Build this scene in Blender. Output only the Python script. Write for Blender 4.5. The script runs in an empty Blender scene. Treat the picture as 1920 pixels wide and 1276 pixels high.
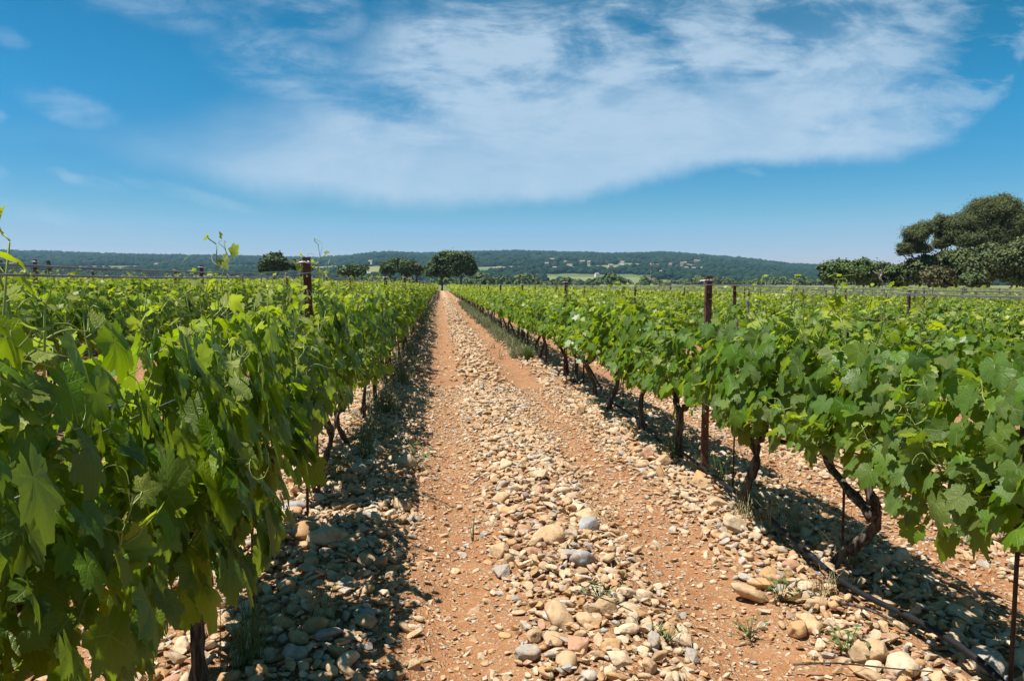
import bpy, math, random
import numpy as np
from math import radians as R, sin, cos, tan, pi, atan2, sqrt, tanh

random.seed(7)
RNG = np.random.default_rng(11)
SC = bpy.context.scene
COL = SC.collection

# ------------------------------------------------------------------ camera, sky, sun, exposure
EYE = 1.27
PITCH, YAW, FPX = 4.02, 5.17, 1493.0
cam_d = bpy.data.cameras.new('camera'); cam = bpy.data.objects.new('camera', cam_d); COL.objects.link(cam)
cam_d.sensor_width = 36.0; cam_d.lens = 28.0
cam_d.clip_start = 0.05; cam_d.clip_end = 20000
cam.location = (0, 0, EYE); cam.rotation_euler = (R(90 - PITCH), 0, R(-YAW))
SC.camera = cam
bpy.context.view_layer.update()

SUN_EL, SUN_AZ = 68.0, -103.0            # azimuth clockwise from +Y (the row direction); sun stands on the left, a little behind
SX, SY, SZ = sin(R(SUN_AZ)) * cos(R(SUN_EL)), cos(R(SUN_AZ)) * cos(R(SUN_EL)), sin(R(SUN_EL))
sun_d = bpy.data.lights.new('sun', 'SUN'); sun = bpy.data.objects.new('sun', sun_d); COL.objects.link(sun)
sun_d.energy = 5.0; sun_d.angle = R(0.53); sun_d.color = (1.0, 0.965, 0.92)
from mathutils import Vector, Matrix
sun.rotation_euler = Vector((SX, SY, SZ)).to_track_quat('Z', 'Y').to_euler()

SC.view_settings.view_transform = 'Standard'; SC.view_settings.look = 'None'
SC.view_settings.exposure = 0.68; SC.view_settings.gamma = 1.0

SC.cycles.max_bounces = 8; SC.cycles.diffuse_bounces = 3; SC.cycles.glossy_bounces = 2
SC.cycles.transmission_bounces = 4; SC.cycles.transparent_max_bounces = 8; SC.cycles.volume_bounces = 0
SC.cycles.use_denoising = True; SC.cycles.denoiser = 'OPENIMAGEDENOISE'; SC.cycles.denoising_input_passes = 'RGB_ALBEDO_NORMAL'; SC.cycles.denoising_prefilter = 'ACCURATE'
SC.cycles.caustics_reflective = False; SC.cycles.caustics_refractive = False
SC.cycles.sample_clamp_indirect = 6.0

class NT:
    """small helper to wire node trees"""
    def __init__(s, tree): s.t = tree; s.n = tree.nodes; s.l = tree.links
    def put(s, sock, v):
        if isinstance(v, bpy.types.NodeSocket): s.l.new(v, sock)
        elif v is not None:
            if hasattr(sock, 'default_value'):
                try: sock.default_value = v
                except Exception:
                    sock.default_value = (*v, 1.0) if hasattr(v, '__len__') and len(v) == 3 else (v, v, v)
    def m(s, op, a, b=None, c=None, clamp=False):
        n = s.n.new('ShaderNodeMath'); n.operation = op; n.use_clamp = clamp
        s.put(n.inputs[0], a); s.put(n.inputs[1], b); s.put(n.inputs[2], c); return n.outputs[0]
    def mix(s, f, a, b, blend='MIX'):
        n = s.n.new('ShaderNodeMix'); n.data_type = 'RGBA'; n.blend_type = blend; n.clamp_factor = True
        s.put(n.inputs[0], f); s.put(n.inputs[6], a); s.put(n.inputs[7], b); return n.outputs[2]
    def mr(s, v, a, b, c=0.0, d=1.0, smooth=True):
        n = s.n.new('ShaderNodeMapRange'); n.interpolation_type = 'SMOOTHSTEP' if smooth else 'LINEAR'
        s.put(n.inputs[0], v); s.put(n.inputs[1], a); s.put(n.inputs[2], b); s.put(n.inputs[3], c); s.put(n.inputs[4], d); return n.outputs[0]
    def noise(s, vec, scale, detail=4, rough=0.55, dist=0.0):
        n = s.n.new('ShaderNodeTexNoise'); s.put(n.inputs['Vector'], vec); s.put(n.inputs['Scale'], scale)
        n.inputs['Detail'].default_value = detail; n.inputs['Roughness'].default_value = rough; n.inputs['Distortion'].default_value = dist
        return n.outputs
    def voro(s, vec, scale, feature='F1'):
        n = s.n.new('ShaderNodeTexVoronoi'); n.feature = feature; s.put(n.inputs['Vector'], vec); s.put(n.inputs['Scale'], scale); return n.outputs
    def xyz(s, x, y, z):
        n = s.n.new('ShaderNodeCombineXYZ'); s.put(n.inputs[0], x); s.put(n.inputs[1], y); s.put(n.inputs[2], z); return n.outputs[0]
    def sep(s, v):
        n = s.n.new('ShaderNodeSeparateXYZ'); s.put(n.inputs[0], v); return n.outputs
    def attr(s, name):
        n = s.n.new('ShaderNodeAttribute'); n.attribute_name = name; return n.outputs
    def curve(s, v, pts):
        n = s.n.new('ShaderNodeFloatCurve'); s.put(n.inputs['Value'], v)
        c = n.mapping.curves[0]
        while len(c.points) < len(pts): c.points.new(0.5, 0.5)
        for p, (x, y) in zip(c.points, pts): p.location = (x, y); p.handle_type = 'AUTO'
        n.mapping.use_clip = False
        n.mapping.update(); return n.outputs[0]
    def bump(s, h, strength=0.3, dist=0.02, normal=None):
        n = s.n.new('ShaderNodeBump'); s.put(n.inputs['Height'], h); n.inputs['Strength'].default_value = strength; n.inputs['Distance'].default_value = dist
        s.put(n.inputs['Normal'], normal); return n.outputs[0]
    def geo(s): return s.n.new('ShaderNodeNewGeometry').outputs
    def rnd(s): return s.n.new('ShaderNodeObjectInfo').outputs['Random']
    def pr(s, col, rough=0.7, spec=0.4, normal=None, metal=0.0):
        n = s.n.new('ShaderNodeBsdfPrincipled'); s.put(n.inputs['Base Color'], col); s.put(n.inputs['Roughness'], rough)
        s.put(n.inputs['Specular IOR Level'], spec); s.put(n.inputs['Metallic'], metal); s.put(n.inputs['Normal'], normal); return n.outputs[0]

# --- world: daylight sky with one sheet of thin cirrus
world = bpy.data.worlds.new('World'); SC.world = world; world.use_nodes = True
W = NT(world.node_tree); W.n.clear()
wout = W.n.new('ShaderNodeOutputWorld'); bg = W.n.new('ShaderNodeBackground')
sky = W.n.new('ShaderNodeTexSky'); sky.sky_type = 'NISHITA'; sky.sun_disc = False
sky.sun_elevation = R(SUN_EL); sky.sun_rotation = R(SUN_AZ); sky.altitude = 200
sky.air_density = 1.0; sky.dust_density = 0.35; sky.ozone_density = 1.6
tc = W.n.new('ShaderNodeTexCoord')
d = W.sep(tc.outputs['Generated'])
yy = W.m('MAXIMUM', W.m('ABSOLUTE', d[1]), 0.06)
A0 = W.m('DIVIDE', d[0], yy); E0 = W.m('DIVIDE', d[2], yy)      # gnomonic coordinates of the sky about the row direction
wv = W.xyz(A0, E0, 0)
nz = W.noise(wv, 4.2, 9, 0.66)
nc = W.sep(nz['Color'])
A = W.m('ADD', A0, W.m('MULTIPLY', W.m('SUBTRACT', nc[0], 0.5), 0.14))
E = W.m('ADD', E0, W.m('MULTIPLY', W.m('SUBTRACT', nc[1], 0.5), 0.060))
def cpts(lst): return [((((x - 825) / 1493.0) + 0.6) / 1.4, (533 - y) / 1493.0 / 0.5) for x, y in lst]
An = W.m('DIVIDE', W.m('ADD', A, 0.6), 1.4)
low = W.m('MULTIPLY', W.curve(An, cpts([(-70, 300), (200, 300), (330, 335), (500, 372), (700, 397), (860, 396), (1010, 382), (1250, 338), (1420, 312), (1600, 298), (1790, 268), (1880, 215), (2000, 60)])), 0.5)
high = W.m('MULTIPLY', W.curve(An, cpts([(-70, 296), (200, 297), (330, 284), (440, 258), (560, 212), (680, 110), (800, -50), (950, -170), (1250, -200), (1700, -200), (2000, -60)])), 0.5)
el = W.m('SUBTRACT', E, low); eh = W.m('SUBTRACT', high, E)
body = W.m('MULTIPLY', W.mr(el, -0.006, W.mr(A, -.40, .30, .042, .020)), W.mr(eh, -0.05, 0.10))
# fibres: finer noise stretched along a slanting direction, thinning upward
rot = W.n.new('ShaderNodeMapping'); rot.inputs['Rotation'].default_value = (0, 0, R(-28)); rot.inputs['Scale'].default_value = (3.2, 7.5, 1)
W.put(rot.inputs['Vector'], wv)
fib = W.noise(rot.outputs[0], 1.6, 9, 0.62, 0.5)[0]
rot2 = W.n.new('ShaderNodeMapping'); rot2.inputs['Rotation'].default_value = (0, 0, R(35)); rot2.inputs['Scale'].default_value = (3.0, 6.0, 1)
W.put(rot2.inputs['Vector'], wv)
fib2 = W.noise(rot2.outputs[0], 2.3, 8, 0.6, 0.3)[0]
thin = W.mr(el, 0.045, 0.2)                                   # 0 in the dense foot of the sheet, 1 in its ragged upper part
rot3 = W.n.new('ShaderNodeMapping'); rot3.inputs['Rotation'].default_value = (0, 0, R(-12)); rot3.inputs['Scale'].default_value = (7.0, 26.0, 1)
W.put(rot3.inputs['Vector'], wv)
fib3 = W.noise(rot3.outputs[0], 1.5, 6, 0.65, 0.8)[0]
fibm = W.m('ADD', W.m('ADD', W.m('MULTIPLY', fib, 0.46), W.m('MULTIPLY', fib2, 0.32)), W.m('MULTIPLY', fib3, .22))
gaps = W.mr(fibm, 0.40, 0.56)
dens = W.m('MULTIPLY', body, W.m('ADD', W.m('SUBTRACT', 1.0, W.m('MULTIPLY', thin, 0.88)), W.m('MULTIPLY', W.m('MULTIPLY', gaps, thin), 0.84)))
soft = W.m('ADD', 0.66, W.m('MULTIPLY', W.mr(fibm, 0.3, 0.65), 0.34))
dens = W.m('MULTIPLY', dens, soft)
edge = W.mr(A, .52, .72)                                       # towards its end the sheet frays into streaks
dens = W.m('MULTIPLY', dens, W.m('SUBTRACT', 1.0, W.m('MULTIPLY', edge, W.m('SUBTRACT', 1.25, W.m('MULTIPLY', gaps, .75)))), clamp=True)
def hole(x, y, hw, hh, s, sl=0.0):
    ca, ce = (x - 825) / 1493.0, (533 - y) / 1493.0
    da = W.m('SUBTRACT', A, ca)
    u = W.m('DIVIDE', da, hw / 1493.0); v = W.m('DIVIDE', W.m('ADD', W.m('SUBTRACT', E, ce), W.m('MULTIPLY', da, sl)), hh / 1493.0)
    r2 = W.m('ADD', W.m('MULTIPLY', u, u), W.m('MULTIPLY', v, v))
    return W.m('SUBTRACT', 1.0, W.m('MULTIPLY', W.mr(r2, 1.3, 0.0), W.m('MULTIPLY', W.mr(fibm, .62, .42), s * .85)))
for a in [(720, 205, 150, 34, .95), (1195, 85, 75, 75, 1.0, .6), (1250, 130, 70, 40, 1.0, .5), (1440, 110, 110, 40, 1.0, -.3), (1620, 222, 120, 26, .55, -.1), (1740, 150, 70, 20, .9, -.2), (790, 60, 30, 60, .6), (1300, 20, 110, 40, .8)]:
    dens = W.m('MULTIPLY', dens, hole(*a))
def wisp(x, y, hw, hh, s):
    ca, ce = (x - 825) / 1493.0, (533 - y) / 1493.0
    u = W.m('DIVIDE', W.m('SUBTRACT', A, ca), hw / 1493.0)
    v = W.m('DIVIDE', W.m('ADD', W.m('SUBTRACT', E, ce), W.m('MULTIPLY', W.m('SUBTRACT', A, ca), 0.22)), hh / 1493.0)
    r2 = W.m('ADD', W.m('MULTIPLY', u, u), W.m('MULTIPLY', v, v))
    return W.m('MULTIPLY', W.m('MULTIPLY', W.mr(r2, 1.0, 0.0), s * .85), W.mr(fibm, 0.40, 0.60))
wsum = None
for a in [(180, 225, 110, 38, .42), (215, 350, 85, 16, .55), (20, 335, 80, 30, .5), (10, 230, 60, 22, .42), (85, 112, 45, 20, .25), (560, 150, 190, 80, .75), (330, 45, 190, 55, .45),
          (180, 420, 190, 22, .3), (400, 372, 150, 18, .42), (1400, 318, 60, 12, .4), (560, 30, 180, 75, .65), (500, 70, 120, 60, .5)]:
    w = wisp(*a); wsum = w if wsum is None else W.m('MAXIMUM', wsum, w)
dens = W.m('MAXIMUM', dens, wsum, clamp=True)
SKYK = 0.075
skyc = W.n.new('ShaderNodeHueSaturation'); W.put(skyc.inputs['Color'], sky.outputs[0])
skyc.inputs['Hue'].default_value = 0.478; skyc.inputs['Saturation'].default_value = 1.28; skyc.inputs['Value'].default_value = 1.15
KX = SKYK * 2 ** SC.view_settings.exposure                    # grade the clear sky channel by channel towards the photo's deep azure
sc3 = W.sep(skyc.outputs[0])
chan = [W.m('MULTIPLY', W.m('POWER', W.m('MULTIPLY', c_, .1098), p_), k_ / KX) for c_, p_, k_ in zip(sc3, (2.2, 1.43, 2.0), (1.30, .92, 1.28))]
for q_, (mid_, lo_) in enumerate(((.84, .82), (.83, 1.06), (.845, 1.55))):
    t_ = W.m('MULTIPLY', W.mr(E0, .13, .28, mid_, .9 if q_ == 0 else 1.0), W.mr(E0, .02, .10, lo_, 1.0)); chan[q_] = W.m('MULTIPLY', chan[q_], t_)
clear = W.xyz(*chan)
cl = 1.0 / KX
cloudcol = (0.56 * cl, 0.71 * cl, 0.86 * cl, 1.0)
wcol = W.mix(W.m('MULTIPLY', dens, 0.85), clear, cloudcol)
W.put(bg.inputs['Color'], wcol); bg.inputs['Strength'].default_value = SKYK
W.l.new(bg.outputs[0], wout.inputs['Surface'])

# ------------------------------------------------------------------ helpers
def pix(x, y, Y):
    """world point at row-direction distance Y that the photo's pixel (x, y) looks at"""
    v = cam.matrix_world.to_3x3() @ Vector(((x - 960) / FPX, (638 - y) / FPX, -1.0))
    t = Y / v.y
    return Vector((v.x * t, Y, EYE + v.z * t))

def hsh(ix, iy, s):
    h = (ix.astype(np.int64) * 374761393 + iy.astype(np.int64) * 668265263 + s * 974634777) & 0x7fffffff
    h = ((h ^ (h >> 13)) * 1274126177) & 0x7fffffff
    return ((h ^ (h >> 16)) & 0xffff) / 65535.0
def vnoise(x, y, s=0):
    x = np.asarray(x, float); y = np.asarray(y, float)
    ix, iy = np.floor(x), np.floor(y); fx, fy = x - ix, y - iy
    fx = fx * fx * (3 - 2 * fx); fy = fy * fy * (3 - 2 * fy)
    a, b = hsh(ix, iy, s), hsh(ix + 1, iy, s); c, dd = hsh(ix, iy + 1, s), hsh(ix + 1, iy + 1, s)
    return (a + (b - a) * fx) * (1 - fy) + (c + (dd - c) * fx) * fy
def fbm(x, y, o=4, s=0):
    r = 0; k = .5
    for i in range(o):
        r = r + k * vnoise(x * 2 ** i, y * 2 ** i, s + i); k *= .5
    return r

PITCHX, XR, XL = 2.48, 1.77, -0.71
def gz(x, y):
    """height of the ground: a gentle fall to the right, wheel ruts and stony ridges between the rows"""
    x = np.asarray(x, float); y = np.asarray(y, float)
    t = -0.30 * np.tanh(x / 8.0)
    wob = 0.10 * (fbm(y * .35, x * 0 + 3.3, 2, 5) - .375)
    xm = np.mod(x - XL + wob, PITCHX) + XL
    g = lambda c, s: np.exp(-((xm - c) / s) ** 2)
    p = -0.035 * g(.06, .17) - .035 * g(1.08, .17) + .045 * g(.57, .22) + .03 * (g(-.55, .3) + g(1.85, .3) + g(1.7, .3) * .4)
    fade = np.clip(1.2 - np.hypot(x, y) / 60.0, 0, 1)
    return t + p * fade + (fbm(x * 3.1, y * 3.1, 3, 9) - .44) * .03 * fade
def gzs(x, y): return float(gz(np.array([x]), np.array([y]))[0])

class Geo:
    def __init__(s): s.V = []; s.F = []; s.M = []; s.C = []; s.U = []; s.n = 0
    def add(s, V, F, mat=0, col=(0.5, 0.5, 0.5), uv=None):
        V = np.asarray(V, float).reshape(-1, 3); F = np.asarray(F, np.int64)
        s.V.append(V)
        c = np.asarray(col, float)
        s.C.append(np.broadcast_to(c, (len(V), 3)) if c.ndim == 1 else c)
        s.U.append(np.zeros((len(V), 3)) if uv is None else uv)
        if len(F):
            s.F.append(F + s.n); s.M.append(np.full(len(F), mat))
        s.n += len(V)
    def mesh(s, name, mats, smooth=True):
        if not hasattr(s, 'SM'): s.SM = None
        me = bpy.data.meshes.new(name)
        V = np.concatenate(s.V)
        me.vertices.add(len(V)); me.vertices.foreach_set('co', V.ravel())
        tot = np.concatenate([np.full(len(f), f.shape[1]) for f in s.F])
        loops = np.concatenate([f.ravel() for f in s.F])
        me.loops.add(len(loops)); me.loops.foreach_set('vertex_index', loops.astype(np.int32))
        me.polygons.add(len(tot))
        st = np.concatenate([[0], np.cumsum(tot)[:-1]])
        me.polygons.foreach_set('loop_start', st.astype(np.int32))
        me.polygons.foreach_set('material_index', np.concatenate(s.M).astype(np.int32))
        me.polygons.foreach_set('use_smooth', np.full(len(tot), smooth) if s.SM is None else np.concatenate(s.SM))
        for m_ in (mats if isinstance(mats, (list, tuple)) else [mats]): me.materials.append(m_)
        C = np.concatenate(s.C)
        at = me.attributes.new('col', 'FLOAT_COLOR', 'POINT')
        at.data.foreach_set('color', np.hstack([C, np.ones((len(C), 1))]).ravel())
        au = me.attributes.new('luv', 'FLOAT_VECTOR', 'POINT')
        au.data.foreach_set('vector', np.concatenate(s.U).ravel())
        me.update(calc_edges=True)
        return me
    def obj(s, name, mats, parent=None, smooth=True):
        return link(name, s.mesh(name, mats, smooth), parent)

def link(name, me, parent=None):
    o = bpy.data.objects.new(name, me); COL.objects.link(o)
    if parent: o.parent = parent
    return o
def tag(o, label=None, cat=None, group=None, kind=None):
    if label: o['label'] = label
    if cat: o['category'] = cat
    if group: o['group'] = group
    if kind: o['kind'] = kind
    return o
def empty(name, loc, label, cat, group=None, rz=0.0):
    o = bpy.data.objects.new(name, None); COL.objects.link(o); o.empty_display_size = .1
    o.location = loc; o.rotation_euler = (0, 0, rz)
    return tag(o, label, cat, group)

def tube(P, r, sides=6, cap=True):
    P = np.asarray(P, float); n = len(P); r = np.broadcast_to(np.asarray(r, float), (n,))
    T = np.gradient(P, axis=0); T /= np.linalg.norm(T, axis=1)[:, None] + 1e-12
    ref = np.array([0, 0, 1.0]) if abs(T[:, 2]).mean() < .75 else np.array([1.0, 0, 0])
    S = np.cross(T, ref); S /= np.linalg.norm(S, axis=1)[:, None] + 1e-12
    B = np.cross(S, T)
    a = np.arange(sides) * 2 * pi / sides
    V = P[:, None] + r[:, None, None] * (np.cos(a)[None, :, None] * S[:, None] + np.sin(a)[None, :, None] * B[:, None])
    i = np.arange(n - 1)[:, None] * sides; j = np.arange(sides)[None]; k = (j + 1) % sides
    F = np.stack([i + j, i + k, i + sides + k, i + sides + j], -1).reshape(-1, 4)
    V = V.reshape(-1, 3)
    if cap:
        V = np.vstack([V, P[0] - T[0] * r[0] * .3, P[-1] + T[-1] * r[-1] * .5])
        a0, a1 = n * sides, n * sides + 1
        c0 = [[k_, j_, a0, a0] for j_, k_ in zip(range(sides), [(q + 1) % sides for q in range(sides)])]
        b = (n - 1) * sides
        c1 = [[b + j_, b + k_, a1, a1] for j_, k_ in zip(range(sides), [(q + 1) % sides for q in range(sides)])]
        tri = np.array([[f[0], f[1], f[2]] for f in c0 + c1])
        return V, F, tri
    return V, F, None
def add_tube(g, P, r, sides=6, mat=0, col=(.5, .5, .5)):
    V, F, T = tube(P, r, sides)
    g.add(V, F, mat, col)
    if T is not None: g.F.append(T + g.n - len(V)); g.M.append(np.full(len(T), mat))
def add_box(g, lo, hi, mat=0, col=(.5, .5, .5)):
    x0, y0, z0 = lo; x1, y1, z1 = hi
    V = [(x0, y0, z0), (x1, y0, z0), (x1, y1, z0), (x0, y1, z0), (x0, y0, z1), (x1, y0, z1), (x1, y1, z1), (x0, y1, z1)]
    F = [(0, 3, 2, 1), (4, 5, 6, 7), (0, 1, 5, 4), (1, 2, 6, 5), (2, 3, 7, 6), (3, 0, 4, 7)]
    g.add(V, F, mat, col)
def bez(p0, p1, p2, p3, n):
    t = np.linspace(0, 1, n)[:, None]; p0, p1, p2, p3 = map(lambda q: np.asarray(q, float), (p0, p1, p2, p3))
    return (1 - t) ** 3 * p0 + 3 * (1 - t) ** 2 * t * p1 + 3 * (1 - t) * t * t * p2 + t ** 3 * p3
def unit(v): return v / (np.linalg.norm(v, axis=-1, keepdims=True) + 1e-12)

def material(name):
    m = bpy.data.materials.new(name); m.use_nodes = True
    n = NT(m.node_tree); n.n.clear(); out = n.n.new('ShaderNodeOutputMaterial')
    return m, n, out

# ------------------------------------------------------------------ materials
def mat_leaf(name, mature, young, veins, trans=0.34, gloss=0.36, transcol=(0.34, 0.44, 0.03)):
    m, n, out = material(name)
    c = n.sep(n.attr('col')['Color'])                     # x: per-leaf random, y: mature to young blend (on vines 0 old .. 1 shoot tip)
    rnd = c[0]
    base = n.mix(c[1], mature, young)
    hs = n.n.new('ShaderNodeHueSaturation'); n.put(hs.inputs['Color'], base)
    n.put(hs.inputs['Hue'], n.mr(rnd, 0, 1, .485, .512, False)); n.put(hs.inputs['Value'], n.mr(n.m('FRACT', n.m('MULTIPLY', rnd, 7.31)), 0, 1, .7, 1.32, False))
    n.put(hs.inputs['Saturation'], n.mr(n.m('FRACT', n.m('MULTIPLY', rnd, 3.17)), 0, 1, .82, 1.08, False))
    col = hs.outputs[0]
    nrm = None
    if veins:
        u = n.sep(n.attr('luv')['Vector'])
        ax = n.m('ABSOLUTE', u[0]); v = None; best = None; ba = None
        for ang in (0, 52, 104):
            dx, dy = sin(R(ang)), cos(R(ang))
            al = n.m('ADD', n.m('MULTIPLY', ax, dx), n.m('MULTIPLY', u[1], dy))
            pe = n.m('ABSOLUTE', n.m('SUBTRACT', n.m('MULTIPLY', ax, dy), n.m('MULTIPLY', u[1], dx)))
            w = n.m('MULTIPLY_ADD', al, -.020, .030)
            line = n.m('MULTIPLY', n.mr(pe, w, 0.004), n.m('GREATER_THAN', al, 0.0))
            v = line if v is None else n.m('MAXIMUM', v, line)
            pe2 = n.m('ADD', pe, n.m('MULTIPLY', n.m('LESS_THAN', al, 0.0), 2.0))
            if best is None: best, ba = pe2, al
            else:
                k = n.m('LESS_THAN', pe2, best)
                ba = n.m('ADD', n.m('MULTIPLY', k, al), n.m('MULTIPLY', n.m('SUBTRACT', 1.0, k), ba)); best = n.m('MINIMUM', best, pe2)
        ch = n.m('FRACT', n.m('SUBTRACT', n.m('MULTIPLY', ba, 6.5), n.m('MULTIPLY', best, 5.5)))
        sec = n.m('MULTIPLY', n.mr(n.m('ABSOLUTE', n.m('SUBTRACT', ch, .5)), .07, .0), .30)
        vv = n.m('MAXIMUM', v, sec)
        pale = n.mix(.55, col, (0.30, 0.36, 0.12, 1))
        col = n.mix(n.m('MULTIPLY', vv, .62), col, pale)
        blister = n.m('ABSOLUTE', n.m('SUBTRACT', ch, .5))
        nz = n.noise(n.attr('luv')['Vector'], 9.0, 3)[0]
        hgt = n.m('ADD', n.m('MULTIPLY', vv, -.8), n.m('ADD', n.m('MULTIPLY', blister, .45), n.m('MULTIPLY', nz, 1.3)))
        nrm = n.bump(hgt, .5, .004)
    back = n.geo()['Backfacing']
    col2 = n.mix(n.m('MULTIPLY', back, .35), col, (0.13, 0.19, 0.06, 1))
    rough = n.m('ADD', gloss, n.m('MULTIPLY', n.m('FRACT', n.m('MULTIPLY', rnd, 13.7)), .16))
    p = n.pr(col2, n.m('ADD', rough, n.m('MULTIPLY', back, .3)), .5, nrm)
    tr = n.n.new('ShaderNodeBsdfTranslucent')
    tcol = n.mix(.5, n.mix(.0, col, col), transcol)
    n.put(tr.inputs['Color'], tcol)
    ms = n.n.new('ShaderNodeMixShader'); ms.inputs[0].default_value = trans
    n.l.new(p, ms.inputs[1]); n.l.new(tr.outputs[0], ms.inputs[2]); n.l.new(ms.outputs[0], out.inputs[0])
    return m
M_LEAF = mat_leaf('vine_leaf', (0.082, 0.172, 0.008, 1), (0.30, 0.36, 0.012, 1), True, trans=.50, transcol=(.48, .62, .006))
M_LEAFF = mat_leaf('vine_leaf_plain', (0.084, 0.170, 0.008, 1), (0.31, 0.36, 0.012, 1), False, gloss=.40, trans=.46, transcol=(.48, .62, .006))
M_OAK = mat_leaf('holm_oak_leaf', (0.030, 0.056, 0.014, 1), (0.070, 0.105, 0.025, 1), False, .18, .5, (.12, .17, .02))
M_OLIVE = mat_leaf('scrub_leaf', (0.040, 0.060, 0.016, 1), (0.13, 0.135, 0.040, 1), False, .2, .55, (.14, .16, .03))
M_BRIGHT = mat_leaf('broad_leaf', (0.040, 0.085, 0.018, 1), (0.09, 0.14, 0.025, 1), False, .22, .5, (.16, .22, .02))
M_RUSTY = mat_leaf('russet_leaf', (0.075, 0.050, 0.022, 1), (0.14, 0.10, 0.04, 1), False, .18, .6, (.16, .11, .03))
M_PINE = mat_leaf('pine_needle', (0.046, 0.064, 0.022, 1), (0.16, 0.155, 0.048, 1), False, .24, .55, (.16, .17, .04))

def mat_simple(name, col, col2=None, scale=20, rough=.7, spec=.35, bump=0, metal=0.0, stretch=(1, 1, 1), coord='Object'):
    m, n, out = material(name)
    t = n.n.new('ShaderNodeTexCoord'); mp = n.n.new('ShaderNodeMapping'); mp.inputs['Scale'].default_value = stretch
    n.l.new(t.outputs[coord], mp.inputs[0])
    nz = n.noise(mp.outputs[0], scale, 5, .6)[0]
    c = n.mix(n.mr(nz, .35, .68), col, col2 or col)
    n.l.new(n.pr(c, rough, spec, n.bump(nz, bump, .01) if bump else None, metal), out.inputs[0])
    return m
M_SHOOT = mat_simple('green_shoot', (.20, .29, .05, 1), (.25, .27, .07, 1), 30, .45, .45)
M_BARK = mat_simple('vine_bark', (.034, .025, .018, 1), (.16, .13, .10, 1), 22, .95, .1, 1.0, stretch=(3, 3, .35))
M_TBARK = mat_simple('tree_bark', (.045, .033, .025, 1), (.11, .09, .07, 1), 5, .95, .1, .8, stretch=(2, 2, .4))
M_RUST = mat_simple('rusted_steel', (.085, .030, .020, 1), (.135, .060, .042, 1), 14, .8, .3, .2, 0.15)
M_DARKSTEEL = mat_simple('dark_steel', (.045, .026, .02, 1), (.09, .05, .04, 1), 30, .75, .3, .2, 0.2)
M_WIRE = mat_simple('galvanised_wire', (.16, .165, .17, 1), (.25, .25, .25, 1), 12, .5, .5, 0, .55)
M_CLIP = mat_simple('wire_clip_steel', (.20, .205, .21, 1), (.32, .32, .32, 1), 40, .45, .5, 0, .6)
M_HOSE = mat_simple('drip_hose', (.010, .011, .013, 1), (.02, .02, .02, 1), 9, .6, .2)
M_STRAW = mat_simple('dry_straw', (.34, .29, .15, 1), (.24, .22, .09, 1), 8, .8, .2)
M_WEED = mat_simple('weed_green', (.07, .125, .03, 1), (.13, .16, .05, 1), 10, .6, .3)
M_VERGE = mat_simple('verge_grass', (.085, .115, .045, 1), (.18, .18, .09, 1), 6, .75, .2)
M_DEAD = mat_simple('dead_cane', (.34, .30, .25, 1), (.20, .16, .12, 1), 18, .9, .1, .3)

def mat_ground():
    m, n, out = material('stony_soil')
    P = n.geo()['Position']
    st = n.sep(n.attr('col')['Color'])                    # x: stony 0..1, y: field-beyond 0..1
    big = n.noise(P, 1.1, 4)[0]; mid = n.noise(P, 7, 5, .6)[0]; fine = n.noise(P, 60, 4, .65)[0]
    soil = n.mix(n.mr(mid, .3, .7), (.23, .090, .034, 1), (.345, .152, .062, 1))
    soil = n.mix(n.m('MULTIPLY', n.mr(big, .35, .7), .45), soil, (.37, .20, .098, 1))
    soil = n.mix(n.m('MULTIPLY', n.mr(fine, .5, .72), .6), soil, (.43, .255, .14, 1))
    soil = n.mix(n.m('MULTIPLY', n.mr(fine, .46, .3), .5), soil, (.14, .06, .028, 1))
    # small gravel set in the soil: two sizes of cells, each with its own colour
    warp = n.n.new('ShaderNodeVectorMath'); warp.operation = 'MULTIPLY_ADD'
    n.l.new(n.noise(P, 30, 2)['Color'], warp.inputs[0]); warp.inputs[1].default_value = (.02, .02, .02); n.l.new(P, warp.inputs[2])
    h = None; col = soil
    for sc, thr, amt in ((95, .0040, .8), (42, .0085, .9)):
        v = n.voro(warp.outputs[0], sc); e = n.voro(warp.outputs[0], sc, 'DISTANCE_TO_EDGE')[0]
        rc = n.sep(v['Color'])
        keep = n.m('MULTIPLY', n.m('GREATER_THAN', n.m('ADD', rc[0], n.m('MULTIPLY', st[0], .30)), .62), n.mr(e, .06, .2))
        g = n.mix(rc[1], (.50, .33, .19, 1), (.40, .25, .13, 1)); g = n.mix(n.m('GREATER_THAN', rc[2], .8), g, (.58, .47, .33, 1))
        col = n.mix(n.m('MULTIPLY', keep, amt), col, g)
        hh = n.m('MULTIPLY', keep, n.mr(e, .0, .35)); hh = n.m('MULTIPLY', hh, .6 if sc > 60 else 1.0)
        h = hh if h is None else n.m('ADD', h, hh)
    # far along the track single stones are smaller than a pixel: the stony strips are simply paler
    far = n.mr(n.sep(P)[1], 14, 40)
    pale = n.mix(mid, (.52, .40, .26, 1), (.42, .29, .17, 1))
    col = n.mix(n.m('MULTIPLY', n.m('MULTIPLY', far, st[0]), .7), col, pale)
    # beyond the vineyard: dry meadow and crops
    fld = n.noise(P, .012, 3)[0]
    meadow = n.mix(n.mr(fld, .42, .6), (.105, .125, .045, 1), (.22, .205, .085, 1))
    col = n.mix(st[1], col, meadow)
    hg = n.m('ADD', n.m('MULTIPLY', h, .8), n.m('ADD', n.m('MULTIPLY', fine, .8), n.m('MULTIPLY', mid, .8)))
    n.l.new(n.pr(col, .95, .12, n.bump(hg, .9, .012)), out.inputs[0])
    return m
M_GROUND = mat_ground()

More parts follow.
